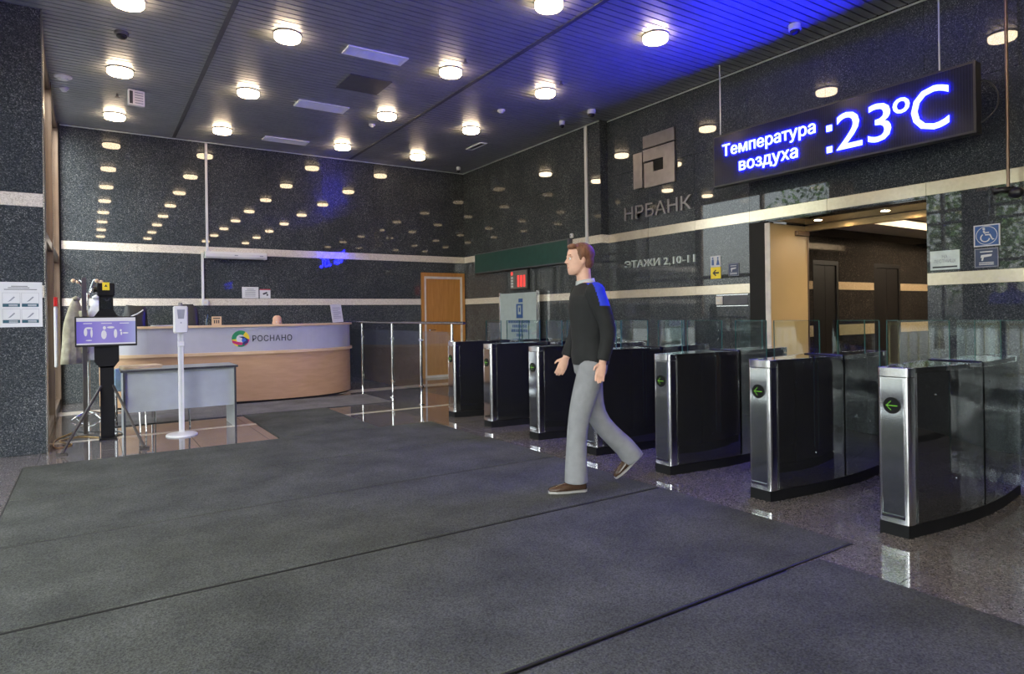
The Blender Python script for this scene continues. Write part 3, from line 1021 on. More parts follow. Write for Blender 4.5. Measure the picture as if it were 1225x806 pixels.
# ================================================================ RIGHT WALL FITTINGS
# big LED sign
SX, SK = 6.68, 0.9752        # hangs clear of the wall
t = thing('led_sign', 'long LED display showing glowing blue white air temperature text', 'sign', (SX, 4.1 * SK, CAM_H + (2.95 - CAM_H) * SK))
t.scale = (SK, SK, SK)
L2 = 1.495
obj('case', B(0.004, 0.12, -L2, L2, 0, 0.665, 0.006), 'black', t)
bm = bmesh.new()
f = 0.02
box(bm, -0.004, 0.006, -L2, L2, 0, f)
box(bm, -0.004, 0.006, -L2, L2, 0.665 - f, 0.665)
box(bm, -0.004, 0.006, -L2, -L2 + f, f, 0.665 - f)
box(bm, -0.004, 0.006, L2 - f, L2, f, 0.665 - f)
obj('bezel', bm, 'black', t)
pan = obj('display_panel', B(0.0, 0.005, -L2 + f, L2 - f, f, 0.665 - f), 'led_panel', t)
bm = bmesh.new()
n = 118
for k in range(n):
    yy = -L2 + f + (2 * L2 - 2 * f) * (k + 0.5) / n
    box(bm, -0.0015, 0.001, yy - 0.004, yy + 0.004, f, 0.665 - f)
ribs = obj('ribs', bm, 'led_panel_hi', pan)
ribs['kind'] = 'stuff'
def led_text(body, y0, y1, z0, z1, bold=0.0):
    me = text_mesh(body, y0 - y1, z1 - z0, 0.012, bold)
    o = obj('lit_text', me, 'led', t, (-0.002, (y0 + y1) / 2 - 4.1, (z0 + z1) / 2 - 2.95), RIGHT)
    return o
led_text('Температура', 5.44, 4.17, 3.285, 3.475, 0.008)
led_text('воздуха', 5.19, 4.39, 3.055, 3.215, 0.008)
for z in (3.335, 3.10):
    obj('lit_dot', B(-0.007, -0.003, -0.032, 0.032, -0.034, 0.034), 'led', t, (0, 4.01 - 4.1, z - 2.95))
led_text('23', 3.925, 3.355, 3.065, 3.46, 0.0)
led_text('o', 3.335, 3.175, 3.30, 3.455, 0.01)
led_text('C', 3.16, 2.825, 3.065, 3.485, 0.0)
for yy in (5.52, 2.93):
    obj('suspension_rod', cyl(bmesh.new(), (0.06, yy - 4.1, 0), 0.008, 0.008, 0.665, 1.598, 8), 'plate', t)
obj('power_cable', tube(bmesh.new(), catmull([(0.10, -L2 + 0.02, 0.50), (0.12, -L2 - 0.05, 0.48), (0.14, -L2 - 0.12, 0.36), (0.14, -L2 - 0.11, 0.22), (0.11, -L2 - 0.03, 0.12), (0.09, -L2 + 0.02, 0.10)], 6), 0.007, 8), 'black', t)

# bank emblem and lettering
t = thing('wall_emblem', 'square steel emblem of interlocking plates on the granite wall above the raised letters', 'emblem', (XR, 6.9, 3.22))
def wall_poly(name, pts, m, d0, d1, parent):
    """pts as (leftwards distance along -Y as seen, height) in the local frame of a right-wall thing"""
    bm = bmesh.new()
    a = [bm.verts.new((-d0, -u, v)) for u, v in pts]
    b = [bm.verts.new((-d1, -u, v)) for u, v in pts]
    n = len(pts)
    for i in range(n):
        k = (i + 1) % n
        bm.faces.new((a[i], a[k], b[k], b[i]))
    bm.faces.new(a)
    bm.faces.new(list(reversed(b)))
    return obj(name, bm, m, parent)
wall_poly('upper_plate', [(-0.19, 0.60), (0.44, 0.60), (0.44, 0.785), (-0.19, 0.785)], 'logo_steel', 0.01, 0.035, t)
wall_poly('main_plate', [(-0.17, 0.0), (0.44, 0.0), (0.44, 0.575), (-0.19, 0.575), (-0.19, 0.40), (0.22, 0.40), (0.22, 0.22), (0.02, 0.22), (0.02, 0.37), (-0.17, 0.37)], 'logo_steel', 0.01, 0.035, t)
wall_poly('side_plate', [(-0.40, 0.02), (-0.21, 0.02), (-0.21, 0.56), (-0.40, 0.56)], 'logo_steel', 0.01, 0.035, t)
wall_poly('backing', [(-0.30, 0.05), (0.40, 0.05), (0.40, 0.74), (-0.14, 0.74), (-0.14, 0.5), (-0.30, 0.5)], 'matte_black', 0.0, 0.01, t)

def raised_word(body, y0, y1, z0, z1, m, lab, name='raised_letters', depth=0.03, bold=0.006, x=XR):
    me = text_mesh(body, y0 - y1, z1 - z0, depth, bold)
    t = thing(name, lab, 'lettering', (x - 0.0005, (y0 + y1) / 2, (z0 + z1) / 2))
    t.rotation_euler = RIGHT
    for me2 in islands(me):
        obj('letter', me2, m, t)
    return t
raised_word('НРБАНК', 7.52, 6.17, 2.785, 2.985, 'logo_steel', 'raised dark steel letters reading НРБАНК on the granite wall')
raised_word('ЭТАЖИ 2,10-11', 7.53, 6.125, 2.015, 2.145, 'plate', 'small raised steel letters reading ЭТАЖИ 2,10-11 between the two pale stripes')

def wall_sign(name, lab, cat, yc, zc, w, h, m, x=XR, d=0.008, group=None):
    t = thing(name, lab, cat, (x, yc, zc), 0, group)
    t.rotation_euler = RIGHT
    p = flat('plate', w, h, m, t, d, bev=0.001)
    return t, p
t, p = wall_sign('pictogram_sign', 'white restroom pictogram sign above the yellow arrow sign', 'sign', 5.78, 2.01, 0.165, 0.15, 'paper')
for sx in (-0.045, 0.04):
    bm = bmesh.new()
    cyl(bm, (sx, 0.045, 0.008), 0.013, 0.013, 0, 0.002, 14)
    prism(bm, [(sx - 0.02, -0.05), (sx + 0.02, -0.05), (sx + 0.016, 0.028), (sx - 0.016, 0.028)] if sx < 0 else [(sx - 0.028, -0.05), (sx + 0.028, -0.05), (sx + 0.008, 0.028), (sx - 0.008, 0.028)], 0.008, 0.010)
    obj('pictogram', bm, 'sign_blue', t)
t, p = wall_sign('arrow_sign', 'yellow sign with black left arrow on the granite wall', 'sign', 5.78, 1.855, 0.165, 0.155, 'sign_yellow')
obj('arrow', prism(bmesh.new(), [(-0.05, 0), (0.0, 0.045), (0.012, 0.032), (-0.012, 0.011), (0.055, 0.011), (0.055, -0.011), (-0.012, -0.011), (0.012, -0.032), (0.0, -0.045)], 0.008, 0.010), 'dark_ink', t)
def camera_sign(lab, yc, zc, w, h):
    t, p = wall_sign('surveillance_sign', lab, 'sign', yc, zc, w, h, 'sign_navy')
    k = h / 0.2
    bm = bmesh.new()
    for z in (0.092, -0.092):
        box(bm, -w / 2, w / 2, z * k - 0.004, z * k + 0.004, 0.008, 0.010)
    for x in (-w / 2 + 0.004, w / 2 - 0.004):
        box(bm, x - 0.004, x + 0.004, -h / 2, h / 2, 0.008, 0.010)
    obj('border', bm, 'grey_ink', t)
    bm = bmesh.new()
    prism(bm, [(-0.05 * k, 0.0), (0.045 * k, 0.014 * k), (0.05 * k, 0.034 * k), (-0.045 * k, 0.03 * k)], 0.008, 0.010)
    prism(bm, [(-0.045 * k, -0.03 * k), (-0.03 * k, -0.03 * k), (-0.022 * k, 0.005 * k), (-0.038 * k, 0.005 * k)], 0.008, 0.010)
    obj('camera_icon', bm, 'paper', t)
    bm = bmesh.new()
    box(bm, -0.055 * k, 0.055 * k, 0.055 * k, 0.066 * k, 0.008, 0.010)
    for z in (-0.055, -0.072):
        box(bm, -0.065 * k, 0.065 * k, z * k, (z + 0.008) * k, 0.008, 0.010)
    obj('print_rows', bm, 'paper', t)
camera_sign('small navy surveillance sign next to the yellow arrow sign', 5.49, 1.88, 0.165, 0.17)
camera_sign('navy surveillance sign under the wheelchair sign', 2.63, 1.805, 0.195, 0.185)
# wheelchair sign
t, p = wall_sign('wheelchair_sign', 'blue and white wheelchair symbol sign on the granite wall', 'sign', 2.625, 2.015, 0.215, 0.205, 'paper')
flat('blue_field', 0.192, 0.182, 'sign_blue', t, 0.002, (0, 0, 0.008))
def arc(cx, cy, r, a0, a1, w, n=20):
    pts = [(cx + (r + w / 2) * math.cos(R(a0 + (a1 - a0) * i / n)), cy + (r + w / 2) * math.sin(R(a0 + (a1 - a0) * i / n))) for i in range(n + 1)]
    pts += [(cx + (r - w / 2) * math.cos(R(a1 - (a1 - a0) * i / n)), cy + (r - w / 2) * math.sin(R(a1 - (a1 - a0) * i / n))) for i in range(n + 1)]
    return pts
bm = bmesh.new()
prism(bm, arc(0, 0, 0.085, 0, 359, 0.005, 40), 0.010, 0.0115)
prism(bm, arc(-0.012, -0.022, 0.036, 120, 350, 0.010), 0.010, 0.0115)
cyl(bm, (-0.022, 0.062, 0.010), 0.011, 0.011, 0, 0.0015, 14)
prism(bm, [(-0.028, 0.048), (-0.014, 0.048), (-0.012, 0.0), (0.022, 0.0), (0.045, -0.045), (0.062, -0.042), (0.060, -0.034), (0.050, -0.034), (0.030, 0.012), (-0.011, 0.012), (-0.011, 0.022), (0.020, 0.022), (0.020, 0.032), (-0.012, 0.032), (-0.028, 0.03)], 0.010, 0.0115)
obj('wheelchair_symbol', bm, 'paper', t)
# stairs plate
t, p = wall_sign('stairs_plate', 'brushed metal plate reading НА ЛЕСТНИЦУ beside the lobby opening', 'sign', 2.985, 1.81, 0.265, 0.19, 'plate')
obj('lettering', text_mesh('НА\nЛЕСТНИЦУ', 0.20, 0.085, 0.001, 0.0), 'grey_ink', t, (0, 0.01, 0.008))
obj('foot_bar', B(-0.11, 0.11, -0.075, -0.06, 0.008, 0.0095), 'dark_ink', t)
# intercom and its rail
t = thing('intercom_panel', 'small cream wall button box with a thin steel rail below the pale stripe', 'intercom', (XR, 5.55, 1.48))
obj('button_box', B(-0.03, 0, 0.12, 0.22, -0.055, 0.055, 0.006), 'offwhite', t)
obj('button', cyl(bmesh.new(), (-0.03, 0.17, 0), 0.018, 0.018, -0.006, 0, 16, 'X'), 'white', t)
for z in (0.07, -0.075):
    obj('rail', B(-0.012, 0, -0.28, 0.22, z - 0.005, z + 0.005), 'steel', t)
obj('reader_strip', B(-0.006, 0, -0.27, 0.11, -0.06, 0.06), 'trim_dark', t)
# rod with hanging camera
t = thing('pole_camera', 'black camera on a bronze ceiling pole in front of the lobby side wall', 'camera', (6.95, 2.40, ZC))
autosmooth(obj('pole', cyl(bmesh.new(), (0, 0, 0), 0.014, 0.014, -2.06, 0, 12), 'bronze', t))
obj('ceiling_flange', cyl(bmesh.new(), (0, 0, 0), 0.04, 0.04, -0.012, 0, 16), 'bronze', t)
bm = bmesh.new()
ball(bm, (0, -0.06, -2.11), 0.055, 0.9, 1.1, 0.9)
tube(bm, [(0, -0.02, -2.08), (-0.02, 0.05, -2.07), (-0.05, 0.10, -2.085)], [0.03, 0.026, 0.03], 12)
smooth(obj('camera_body', bm, 'black', t))
obj('mount_bracket', B(-0.02, 0.02, -0.05, 0.03, -2.075, -2.05, 0.004), 'matte_black', t)
# white cable duct
t = thing('cable_duct', 'white vertical cable duct on the granite wall beside the dark step', 'cable duct', (XL, 8.27, 0))
obj('duct', B(-0.03, 0, -0.028, 0.028, 2.40, ZC - 0.03, 0.004), 'white', t)
obj('duct_cover_line', B(-0.032, -0.03, -0.004, 0.004, 2.40, ZC - 0.03), 'plate', t)
# green panel box
t = thing('green_panel', 'long dark green blank display box on the granite wall', 'panel', (XL, 10.27, 2.20))
obj('case', B(-0.10, 0, -1.60, 1.60, 0, 0.42, 0.006), 'trim_dark', t)
obj('face', B(-0.106, -0.10, -1.575, 1.575, 0.025, 0.395), 'green', t)
t = thing('wall_sensor', 'small white sensor knob just above the green display box', 'sensor', (XL, 8.66, 2.665))
obj('body', B(-0.05, 0, -0.035, 0.035, -0.04, 0.04, 0.012), 'white', t)
obj('lens', cyl(bmesh.new(), (-0.05, 0, 0), 0.014, 0.014, -0.004, 0, 12, 'X'), 'grey_ink', t)
# rates board with red digits
t = thing('rates_board', 'small grey board with red glowing digits under the green display box', 'sign', (XL, 10.27, 1.808))
obj('case', B(-0.06, 0, -0.30, 0.30, 0, 0.385, 0.006), 'black', t)
obj('face', B(-0.063, -0.06, -0.28, 0.28, 0.02, 0.365), 'grey_metal', t)
for k in range(3):
    obj('digit_column', B(-0.066, -0.063, -0.235 + k * 0.10, -0.172 + k * 0.10, 0.05, 0.27), 'red_led', t)
obj('red_mark', cyl(bmesh.new(), (-0.063, 0.22, 0.315), 0.035, 0.035, -0.003, 0, 18, 'X'), 'red_led', t)
bm = bmesh.new()
for k in range(4):
    box(bm, -0.065, -0.063, 0.18, 0.25, 0.05 + k * 0.055, 0.085 + k * 0.055)
obj('currency_marks', bm, 'paper', t)
# free-standing frosted info board with blue logo
t = thing('info_board', 'tall frosted glass board with a blue square logo standing against the granite wall', 'board', (6.82, 10.2, 0))
obj('panel', B(0.0, 0.02, -0.62, 0.62, 0.28, 1.74), 'frost', t)
bm = bmesh.new()
box(bm, -0.015, 0.035, -0.66, -0.62, 0, 1.76)
box(bm, -0.015, 0.035, 0.62, 0.66, 0, 1.76)
obj('frame_posts', bm, 'steel', t)
for s in (-0.64, 0.64):
    obj('foot', B(-0.10, 0.10, s - 0.03, s + 0.03, 0, 0.02), 'steel', t)
bm = bmesh.new()
for (u0, u1, v0, v1) in ((0.02, 0.16, 1.56, 1.63), (-0.06, 0.16, 1.50, 1.53), (-0.06, -0.01, 1.26, 1.50), (-0.01, 0.16, 1.26, 1.33), (0.10, 0.16, 1.33, 1.50), (0.03, 0.07, 1.38, 1.46)):
    box(bm, -0.003, 0.0, -u1, -u0, v0, v1)
obj('logo', bm, 'sign_blue', t)
bm = bmesh.new()
for k, (a, b) in enumerate(((-0.34, 0.40), (-0.20, 0.26), (-0.24, 0.30), (-0.06, 0.14))):
    u = a
    random.seed(k)
    while u < b:
        wd = random.uniform(0.03, 0.06)
        box(bm, -0.003, 0.0, -u - wd, -u, 1.165 - k * 0.085, 1.22 - k * 0.085)
        u += wd + 0.015
obj('print_rows', bm, 'sign_blue', t)

# ================================================================ BACK WALL FITTINGS
t = thing('air_curtain', 'long white wall-mounted air curtain unit on the pale stripe', 'air curtain', (2.212, YB, 2.40))
bm = bmesh.new()
prof = [(0, 0), (-0.12, 0), (-0.145, 0.03), (-0.145, 0.08), (-0.11, 0.12), (0, 0.125)]
a = [bm.verts.new((-0.51, p, q)) for p, q in prof]
b = [bm.verts.new((0.51, p, q)) for p, q in prof]
for i in range(len(prof)):
    k = (i + 1) % len(prof)
    bm.faces.new((a[i], a[k], b[k], b[i]))
bm.faces.new(a); bm.faces.new(b)
obj('body', bm, 'white', t)
bm = bmesh.new()
for x in (-0.01, 0.42):
    box(bm, x - 0.03, x + 0.03, -0.148, -0.144, 0.05, 0.065)
obj('badge', bm, 'grey_ink', t)
obj('outlet_slot', B(-0.46, 0.46, -0.11, -0.03, -0.004, 0.0), 'trim_dark', t)
for s in (-0.51, 0.51):
    obj('end_cap', B(min(s, s * 1.012), max(s, s * 1.012), -0.14, -0.002, 0.003, 0.115), 'plate', t)
t = thing('cable_channel', 'white cable channel from ceiling past the air curtain to a socket', 'cable duct', (1.7, YB, 0))
obj('upper_run', B(0.025, 0.065, -0.025, 0, 2.53, ZC - 0.03, 0.003), 'white', t)
obj('lower_run', B(-0.055, -0.015, -0.025, 0, 1.60, 2.50, 0.003), 'white', t)
obj('socket', B(-0.06, 0.05, -0.045, 0, 1.565, 1.665, 0.006), 'white', t)
obj('socket_hole', cyl(bmesh.new(), (0, -0.045, 1.615), 0.025, 0.025, -0.003, 0, 16, 'Y'), 'offwhite', t)
t = thing('paper_notice', 'larger white paper notice on the granite wall above the lower pale stripe', 'notice', (2.457, YB, 1.80))
t.rotation_euler = BACK
flat('sheet', 0.285, 0.205, 'paper', t, 0.004)
lines_part('print_rows', [(-0.06, 0.06, 0.055, 0.068)] + [(-0.09, 0.09, 0.03 - k * 0.025, 0.04 - k * 0.025) for k in range(5)], 'grey_ink', t, 0.004)
t = thing('camera_notice', 'small white video surveillance notice with red header beside the paper notice', 'notice', (2.715, YB, 1.78))
t.rotation_euler = BACK
flat('sheet', 0.19, 0.17, 'paper', t, 0.004)
obj('red_header', B(-0.095, 0.095, 0.068, 0.085, 0.004, 0.005), 'red', t)
bm = bmesh.new()
prism(bm, [(-0.045, 0.005), (0.03, 0.035), (0.045, 0.01), (-0.03, -0.022)], 0.004, 0.006)
prism(bm, [(0.02, -0.01), (0.055, -0.005), (0.055, -0.035), (0.03, -0.04)], 0.004, 0.006)
obj('camera_icon', bm, 'dark_ink', t)

# ================================================================ PIER POSTER AND SMALL WALL ITEM
t = thing('hygiene_poster', 'white instruction poster with four pictures on the granite pier', 'poster', (-0.575, 8.0, 1.497))
t.rotation_euler = BACK
flat('sheet', 0.345, 0.445, 'paper', t, 0.004)
lines_part('heading', [(-0.075, 0.055, 0.178, 0.184), (-0.10, 0.07, 0.163, 0.169), (-0.13, 0.13, 0.146, 0.152)], 'dark_ink', t, 0.004)
for cx in (-0.075, 0.075):
    for cz in (0.06, -0.10):
        bm = bmesh.new()
        for x0, x1, y0, y1 in ((cx - 0.07, cx + 0.07, cz + 0.055, cz + 0.057), (cx - 0.07, cx + 0.07, cz - 0.047, cz - 0.045), (cx - 0.07, cx - 0.068, cz - 0.045, cz + 0.055), (cx + 0.068, cx + 0.07, cz - 0.045, cz + 0.055)):
            box(bm, x0, x1, y0, y1, 0.004, 0.005)
        obj('picture_frame', bm, 'grey_ink', t)
        obj('picture', prism(bmesh.new(), [(cx - 0.03, cz - 0.035), (cx + 0.02, cz + 0.02), (cx + 0.03, cz + 0.012), (cx - 0.005, cz - 0.025)], 0.004, 0.005), 'grey_ink', t)
        obj('caption_bar', B(cx - 0.068, cx + 0.068, cz - 0.083, cz - 0.051, 0.004, 0.006), 'ink_teal', t)
        lines_part('caption_print', [(cx - 0.02, cx + 0.05, cz - 0.065, cz - 0.060), (cx - 0.02, cx + 0.05, cz - 0.076, cz - 0.071)], 'paper', t, 0.006)
t = thing('fire_notice', 'narrow white wall rack with a red cap on the bronze window post', 'rack', (-0.40, 10.42, 0.72))
t.scale = (0.7, 1, 1)
obj('red_cap', B(0, 0.06, -0.14, 0.14, 0.80, 0.92, 0.006), 'red', t)
obj('white_tube', B(0, 0.05, -0.12, -0.01, 0, 0.80, 0.012), 'white', t)
obj('white_tube', B(0, 0.05, 0.01, 0.12, 0, 0.80, 0.012), 'plate', t)

# ================================================================ RECEPTION COUNTER
front = catmull([(0.10, 11.55), (0.30, 11.18), (0.70, 10.95), (1.25, 10.84), (1.93, 10.76), (2.60, 10.70), (3.15, 10.76), (3.60, 10.96), (3.90, 11.30), (3.99, 11.72)], 6)
front = [(p.x, p.y) for p in [Vector((q[0], q[1], 0)) for q in [(v.x, v.y) for v in [Vector((f.x, f.y)) for f in front]]]]
t = thing('reception_counter', 'curved reception counter of beech laminate with silver upper panels', 'counter', (0, 0, 0))
nf = len(front)
cuts = [0, 10, 24, 34, 44, nf - 1]
for a, b in zip(cuts, cuts[1:]):
    obj('lower_panel', ribbon(bmesh.new(), front[a:b + 1], 0.002, 0.03, 0.03, 0.765), 'beech', t)
    obj('upper_panel', ribbon(bmesh.new(), front[a:b + 1], 0.002, 0.03, 0.81, 1.195), 'desk_white', t)
obj('plinth', ribbon(bmesh.new(), front, 0.03, 0.05, 0, 0.03), 'matte_black', t)
obj('ledge', ribbon(bmesh.new(), front, -0.035, 0.05, 0.765, 0.81), 'beech_edge', t)
obj('top_board', ribbon(bmesh.new(), front, -0.035, 0.25, 1.195, 1.228), 'beech_edge', t)
obj('worktop', ribbon(bmesh.new(), front, 0.03, 0.62, 0.72, 0.745), 'beech', t)
obj('inner_wall', ribbon(bmesh.new(), front, 0.03, 0.045, 0.03, 1.19), 'beech', t)
# emblem: colourful disc and wordmark on the silver panel
ex, ey, ez = 1.96, 10.757, 1.012
ang = math.atan2(10.70 - 10.84, 2.60 - 1.25)
em = bpy.data.objects.new('emblem', None)
logo_root = t
def disc(pts, m, z, nm):
    o = obj(nm, prism(bmesh.new(), pts, z, z + 0.0012), m, lg)
    return o
M['lg_green'] = mat('emblem_green', (0.01, 0.20, 0.08), 0.4)
M['lg_yellow'] = mat('emblem_yellow', (0.75, 0.55, 0.02), 0.4)
M['lg_magenta'] = mat('emblem_magenta', (0.45, 0.01, 0.12), 0.4)
M['lg_blue'] = mat('emblem_blue', (0.02, 0.10, 0.42), 0.4)
M['lg_navy'] = mat('emblem_navy', (0.012, 0.015, 0.09), 0.4)
lg = obj('emblem_disc', cyl(bmesh.new(), (0, 0, 0), 0.128, 0.128, 0, 0.004, 40), 'paper', t, (ex, ey - 0.004, ez), (R(90), 0, ang))
disc(arc(0, 0, 0.095, 55, 185, 0.066), 'lg_green', 0.004, 'emblem_piece')
disc(arc(0, 0, 0.095, -5, 55, 0.066), 'lg_yellow', 0.004, 'emblem_piece')
disc(arc(0, 0, 0.095, 185, 250, 0.066), 'lg_yellow', 0.004, 'emblem_piece')
disc(arc(0, 0, 0.095, 250, 300, 0.066), 'lg_green', 0.004, 'emblem_piece')
disc(arc(0, 0, 0.095, 300, 355, 0.066), 'lg_magenta', 0.004, 'emblem_piece')
disc([(-0.126, -0.02), (-0.05, -0.045), (0.03, -0.06), (0.02, -0.10), (-0.05, -0.095), (-0.115, -0.065)], 'lg_magenta', 0.0054, 'emblem_piece')
disc([(-0.03, 0.03), (0.04, 0.035), (0.105, -0.005), (0.11, -0.06), (0.06, -0.095), (0.02, -0.095), (0.055, -0.03), (0.02, 0.01)], 'lg_navy', 0.0062, 'emblem_piece')
disc([(0.02, 0.0), (0.06, 0.01), (0.085, -0.03), (0.03, -0.06), (0.015, -0.03)], 'lg_blue', 0.0072, 'emblem_piece')
obj('wordmark', text_mesh('РОСНАНО', 0.60, 0.098, 0.004, 0.006, 1.1), 'dark_ink', t, (2.43, 10.709, 1.01), (R(90), 0, R(-4.5)))

# things on the counter
def on_top(x, y):
    return (x, y, 1.228)
t = thing('tote_bag', 'black glossy bag with a white swoosh stripe on the counter behind the monitor', 'bag', on_top(0.56, 11.2), R(-5))
bm = bmesh.new()
loft(bm, [((0, 0, 0), (0.17, 0, 0), (0, 0.07, 0)), ((0, 0, 0.15), (0.16, 0, 0.02), (0, 0.06, 0)), ((0.01, 0, 0.27), (0.14, 0, -0.01), (0, 0.025, 0)), ((0.01, 0, 0.315), (0.125, 0, -0.012), (0, 0.006, 0))], 16)
autosmooth(obj('body', bm, 'black', t), 50)
obj('white_stripe', tube(bmesh.new(), catmull([(-0.13, -0.065, 0.07), (-0.05, -0.073, 0.15), (0.03, -0.06, 0.19), (0.11, -0.03, 0.25)], 5), 0.010, 6), 'paper', t)
def paper_pile(x, y, z, rz, lab, w=0.3, d=0.21, n=4, m='paper'):
    t = thing('paper_pile', lab, 'papers', (x, y, z), rz)
    for k in range(n):
        o = obj('sheet', B(-w / 2, w / 2, -d / 2, d / 2, 0.004 * k, 0.004 * k + 0.0035), m, t)
        o.rotation_euler = (0, 0, random.uniform(-0.12, 0.12))
paper_pile(0.92, 11.03, 1.228, 0.2, 'flat pile of white papers on the counter beside the black bag')
t = thing('table_sign', 'small square wooden sign with dark print on the counter', 'sign', on_top(1.635, 10.86), R(-5))
obj('board', B(-0.07, 0.07, -0.008, 0.008, 0, 0.135, 0.003), 'beech_edge', t)
bm = bmesh.new()
box(bm, -0.05, 0.05, -0.010, -0.008, 0.10, 0.115)
for x in (-0.03, 0.0, 0.03):
    box(bm, x - 0.008, x + 0.008, -0.010, -0.008, 0.03, 0.08)
obj('print', bm, 'dark_ink', t)
t = thing('pen_holder', 'clear pen cup with a blue pen on the counter beside the wooden sign', 'pen cup', on_top(1.50, 10.88))
obj('cup', lathe(bmesh.new(), [(0.03, 0), (0.03, 0.10), (0.027, 0.10), (0.027, 0.005)], n=16), 'glass', t)
obj('pen', tube(bmesh.new(), [(-0.01, 0, 0.006), (0.015, 0.0, 0.17)], 0.005, 6), 'sign_blue', t)
obj('pen', tube(bmesh.new(), [(0.01, 0.005, 0.006), (-0.018, 0.008, 0.16)], 0.005, 6), 'grey_metal', t)
t = thing('paper_stand', 'white paper notice in a tilted stand on the curved end of the counter', 'notice', on_top(3.62, 11.08), R(24))
sh = obj('sheet', B(-0.12, 0.12, -0.004, 0.004, 0, 0.315), 'paper', t)
sh.rotation_euler = (R(-9), R(-2), 0)
sh.location = (0, 0, 0.012)
bm = bmesh.new()
for k in range(8):
    box(bm, -0.085, 0.085 - 0.05 * (k % 3 == 2), -0.0055, -0.004, 0.07 + k * 0.026, 0.078 + k * 0.026)
obj('print_rows', bm, 'grey_ink', sh)
obj('foot', B(-0.12, 0.12, -0.01, 0.08, 0, 0.006), 'glass', t)

# office chairs behind the counter
def office_chair(x, y, rz, lab, backtop):
    t = thing('office_chair', lab, 'chair', (x, y, 0), rz)
    bm = bmesh.new()
    box(bm, -0.23, 0.23, -0.22, 0.22, 0.44, 0.52, 0.03)
    obj('seat', bm, 'black', t)
    bm = bmesh.new()
    loft(bm, [((0, -0.24, 0.60), (0.17, 0, 0), (0, 0.03, 0)), ((0, -0.25, 0.9), (0.22, 0, 0), (0, 0.04, 0)), ((0, -0.27, backtop - 0.1), (0.18, 0, 0), (0, 0.035, 0)), ((0, -0.275, backtop), (0.10, 0, 0), (0, 0.02, 0))], 18)
    autosmooth(obj('backrest', bm, 'black', t), 50)
    obj('gas_column', cyl(bmesh.new(), (0, 0, 0), 0.03, 0.025, 0.08, 0.44, 14), 'chrome', t)
    obj('back_bracket', tube(bmesh.new(), [(0, -0.1, 0.43), (0, -0.27, 0.47), (0, -0.265, 0.64)], 0.015, 8), 'matte_black', t)
    for k in range(5):
        a = 2 * PI * k / 5 + 0.3
        obj('base_arm', tube(bmesh.new(), [(0, 0, 0.09), (0.28 * math.cos(a), 0.28 * math.sin(a), 0.065)], [0.022, 0.015], 8), 'matte_black', t)
        obj('caster', ball(bmesh.new(), (0.28 * math.cos(a), 0.28 * math.sin(a), 0.027), 0.027, u=10, v=8), 'matte_black', t)
office_chair(1.30, 11.78, R(170), 'black office chair with its rounded back showing above the counter', 1.58)
office_chair(2.72, 11.78, R(180), 'black office chair under the seated person behind the counter', 0.98)

# ================================================================ TABLE, CHAIR, SANITIZER, KIOSK, COATS
t = thing('side_table', 'grey laminate office table with dark edges and a front panel', 'table', (0.895, 8.79, 0))
w, dd = 0.615, 0.31
obj('tabletop', B(-w, w, -dd, dd, 0.735, 0.757), 'table', t)
bm = bmesh.new()
box(bm, -w - 0.002, w + 0.002, -dd - 0.003, -dd, 0.733, 0.758)
box(bm, w, w + 0.003, -dd, dd, 0.733, 0.758)
box(bm, -w - 0.003, -w, -dd, dd, 0.733, 0.758)
obj('dark_edge', bm, 'dark_ink', t)
for s in (-1, 1):
    p = obj('side_panel', B(s * (w - 0.03) - 0.011, s * (w - 0.03) + 0.011, -dd + 0.01, dd - 0.02, 0.0, 0.735), 'table', t)
    obj('dark_edge', B(s * (w - 0.03) - 0.011, s * (w - 0.03) + 0.011, -dd + 0.006, -dd + 0.01, 0.0, 0.735), 'dark_ink', p)
obj('modesty_panel', B(-w + 0.04, w - 0.04, -dd + 0.05, -dd + 0.068, 0.27, 0.735), 'table', t)
paper_pile(0.49, 8.80, 0.7585, 0.15, 'stack of brown folders on the grey table', 0.40, 0.28, 9, 'card')
t = thing('visitor_chair', 'low pale blue chair with chrome legs standing behind the grey table', 'chair', (0.47, 9.66, 0.016), R(0))
obj('seat', B(-0.23, 0.23, -0.22, 0.22, 0.43, 0.48, 0.015), 'pale_blue', t)
obj('backrest', B(-0.23, 0.23, -0.25, -0.21, 0.42, 0.71, 0.012), 'pale_blue', t)
for sx in (-0.21, 0.21):
    obj('leg', tube(bmesh.new(), [(sx, 0.20, 0.43), (sx, 0.22, 0)], 0.011, 8), 'chrome', t)
    obj('leg', tube(bmesh.new(), [(sx, -0.20, 0.43), (sx, -0.24, 0)], 0.011, 8), 'chrome', t)
    obj('back_upright', tube(bmesh.new(), [(sx, -0.20, 0.43), (sx, -0.23, 0.65)], 0.011, 8), 'chrome', t)
t = thing('foot_rail', 'chrome floor stand frame under the grey table', 'stand', (0.74, 8.86, 0))
for x in (-0.27, -0.21, 0.26):
    obj('leg', tube(bmesh.new(), [(x, 0, 0.42), (x + 0.01, -0.04, 0)], 0.011, 8), 'chrome', t)
obj('crossbar', tube(bmesh.new(), [(-0.28, 0, 0.42), (0.27, 0, 0.42)], 0.011, 8), 'chrome', t)

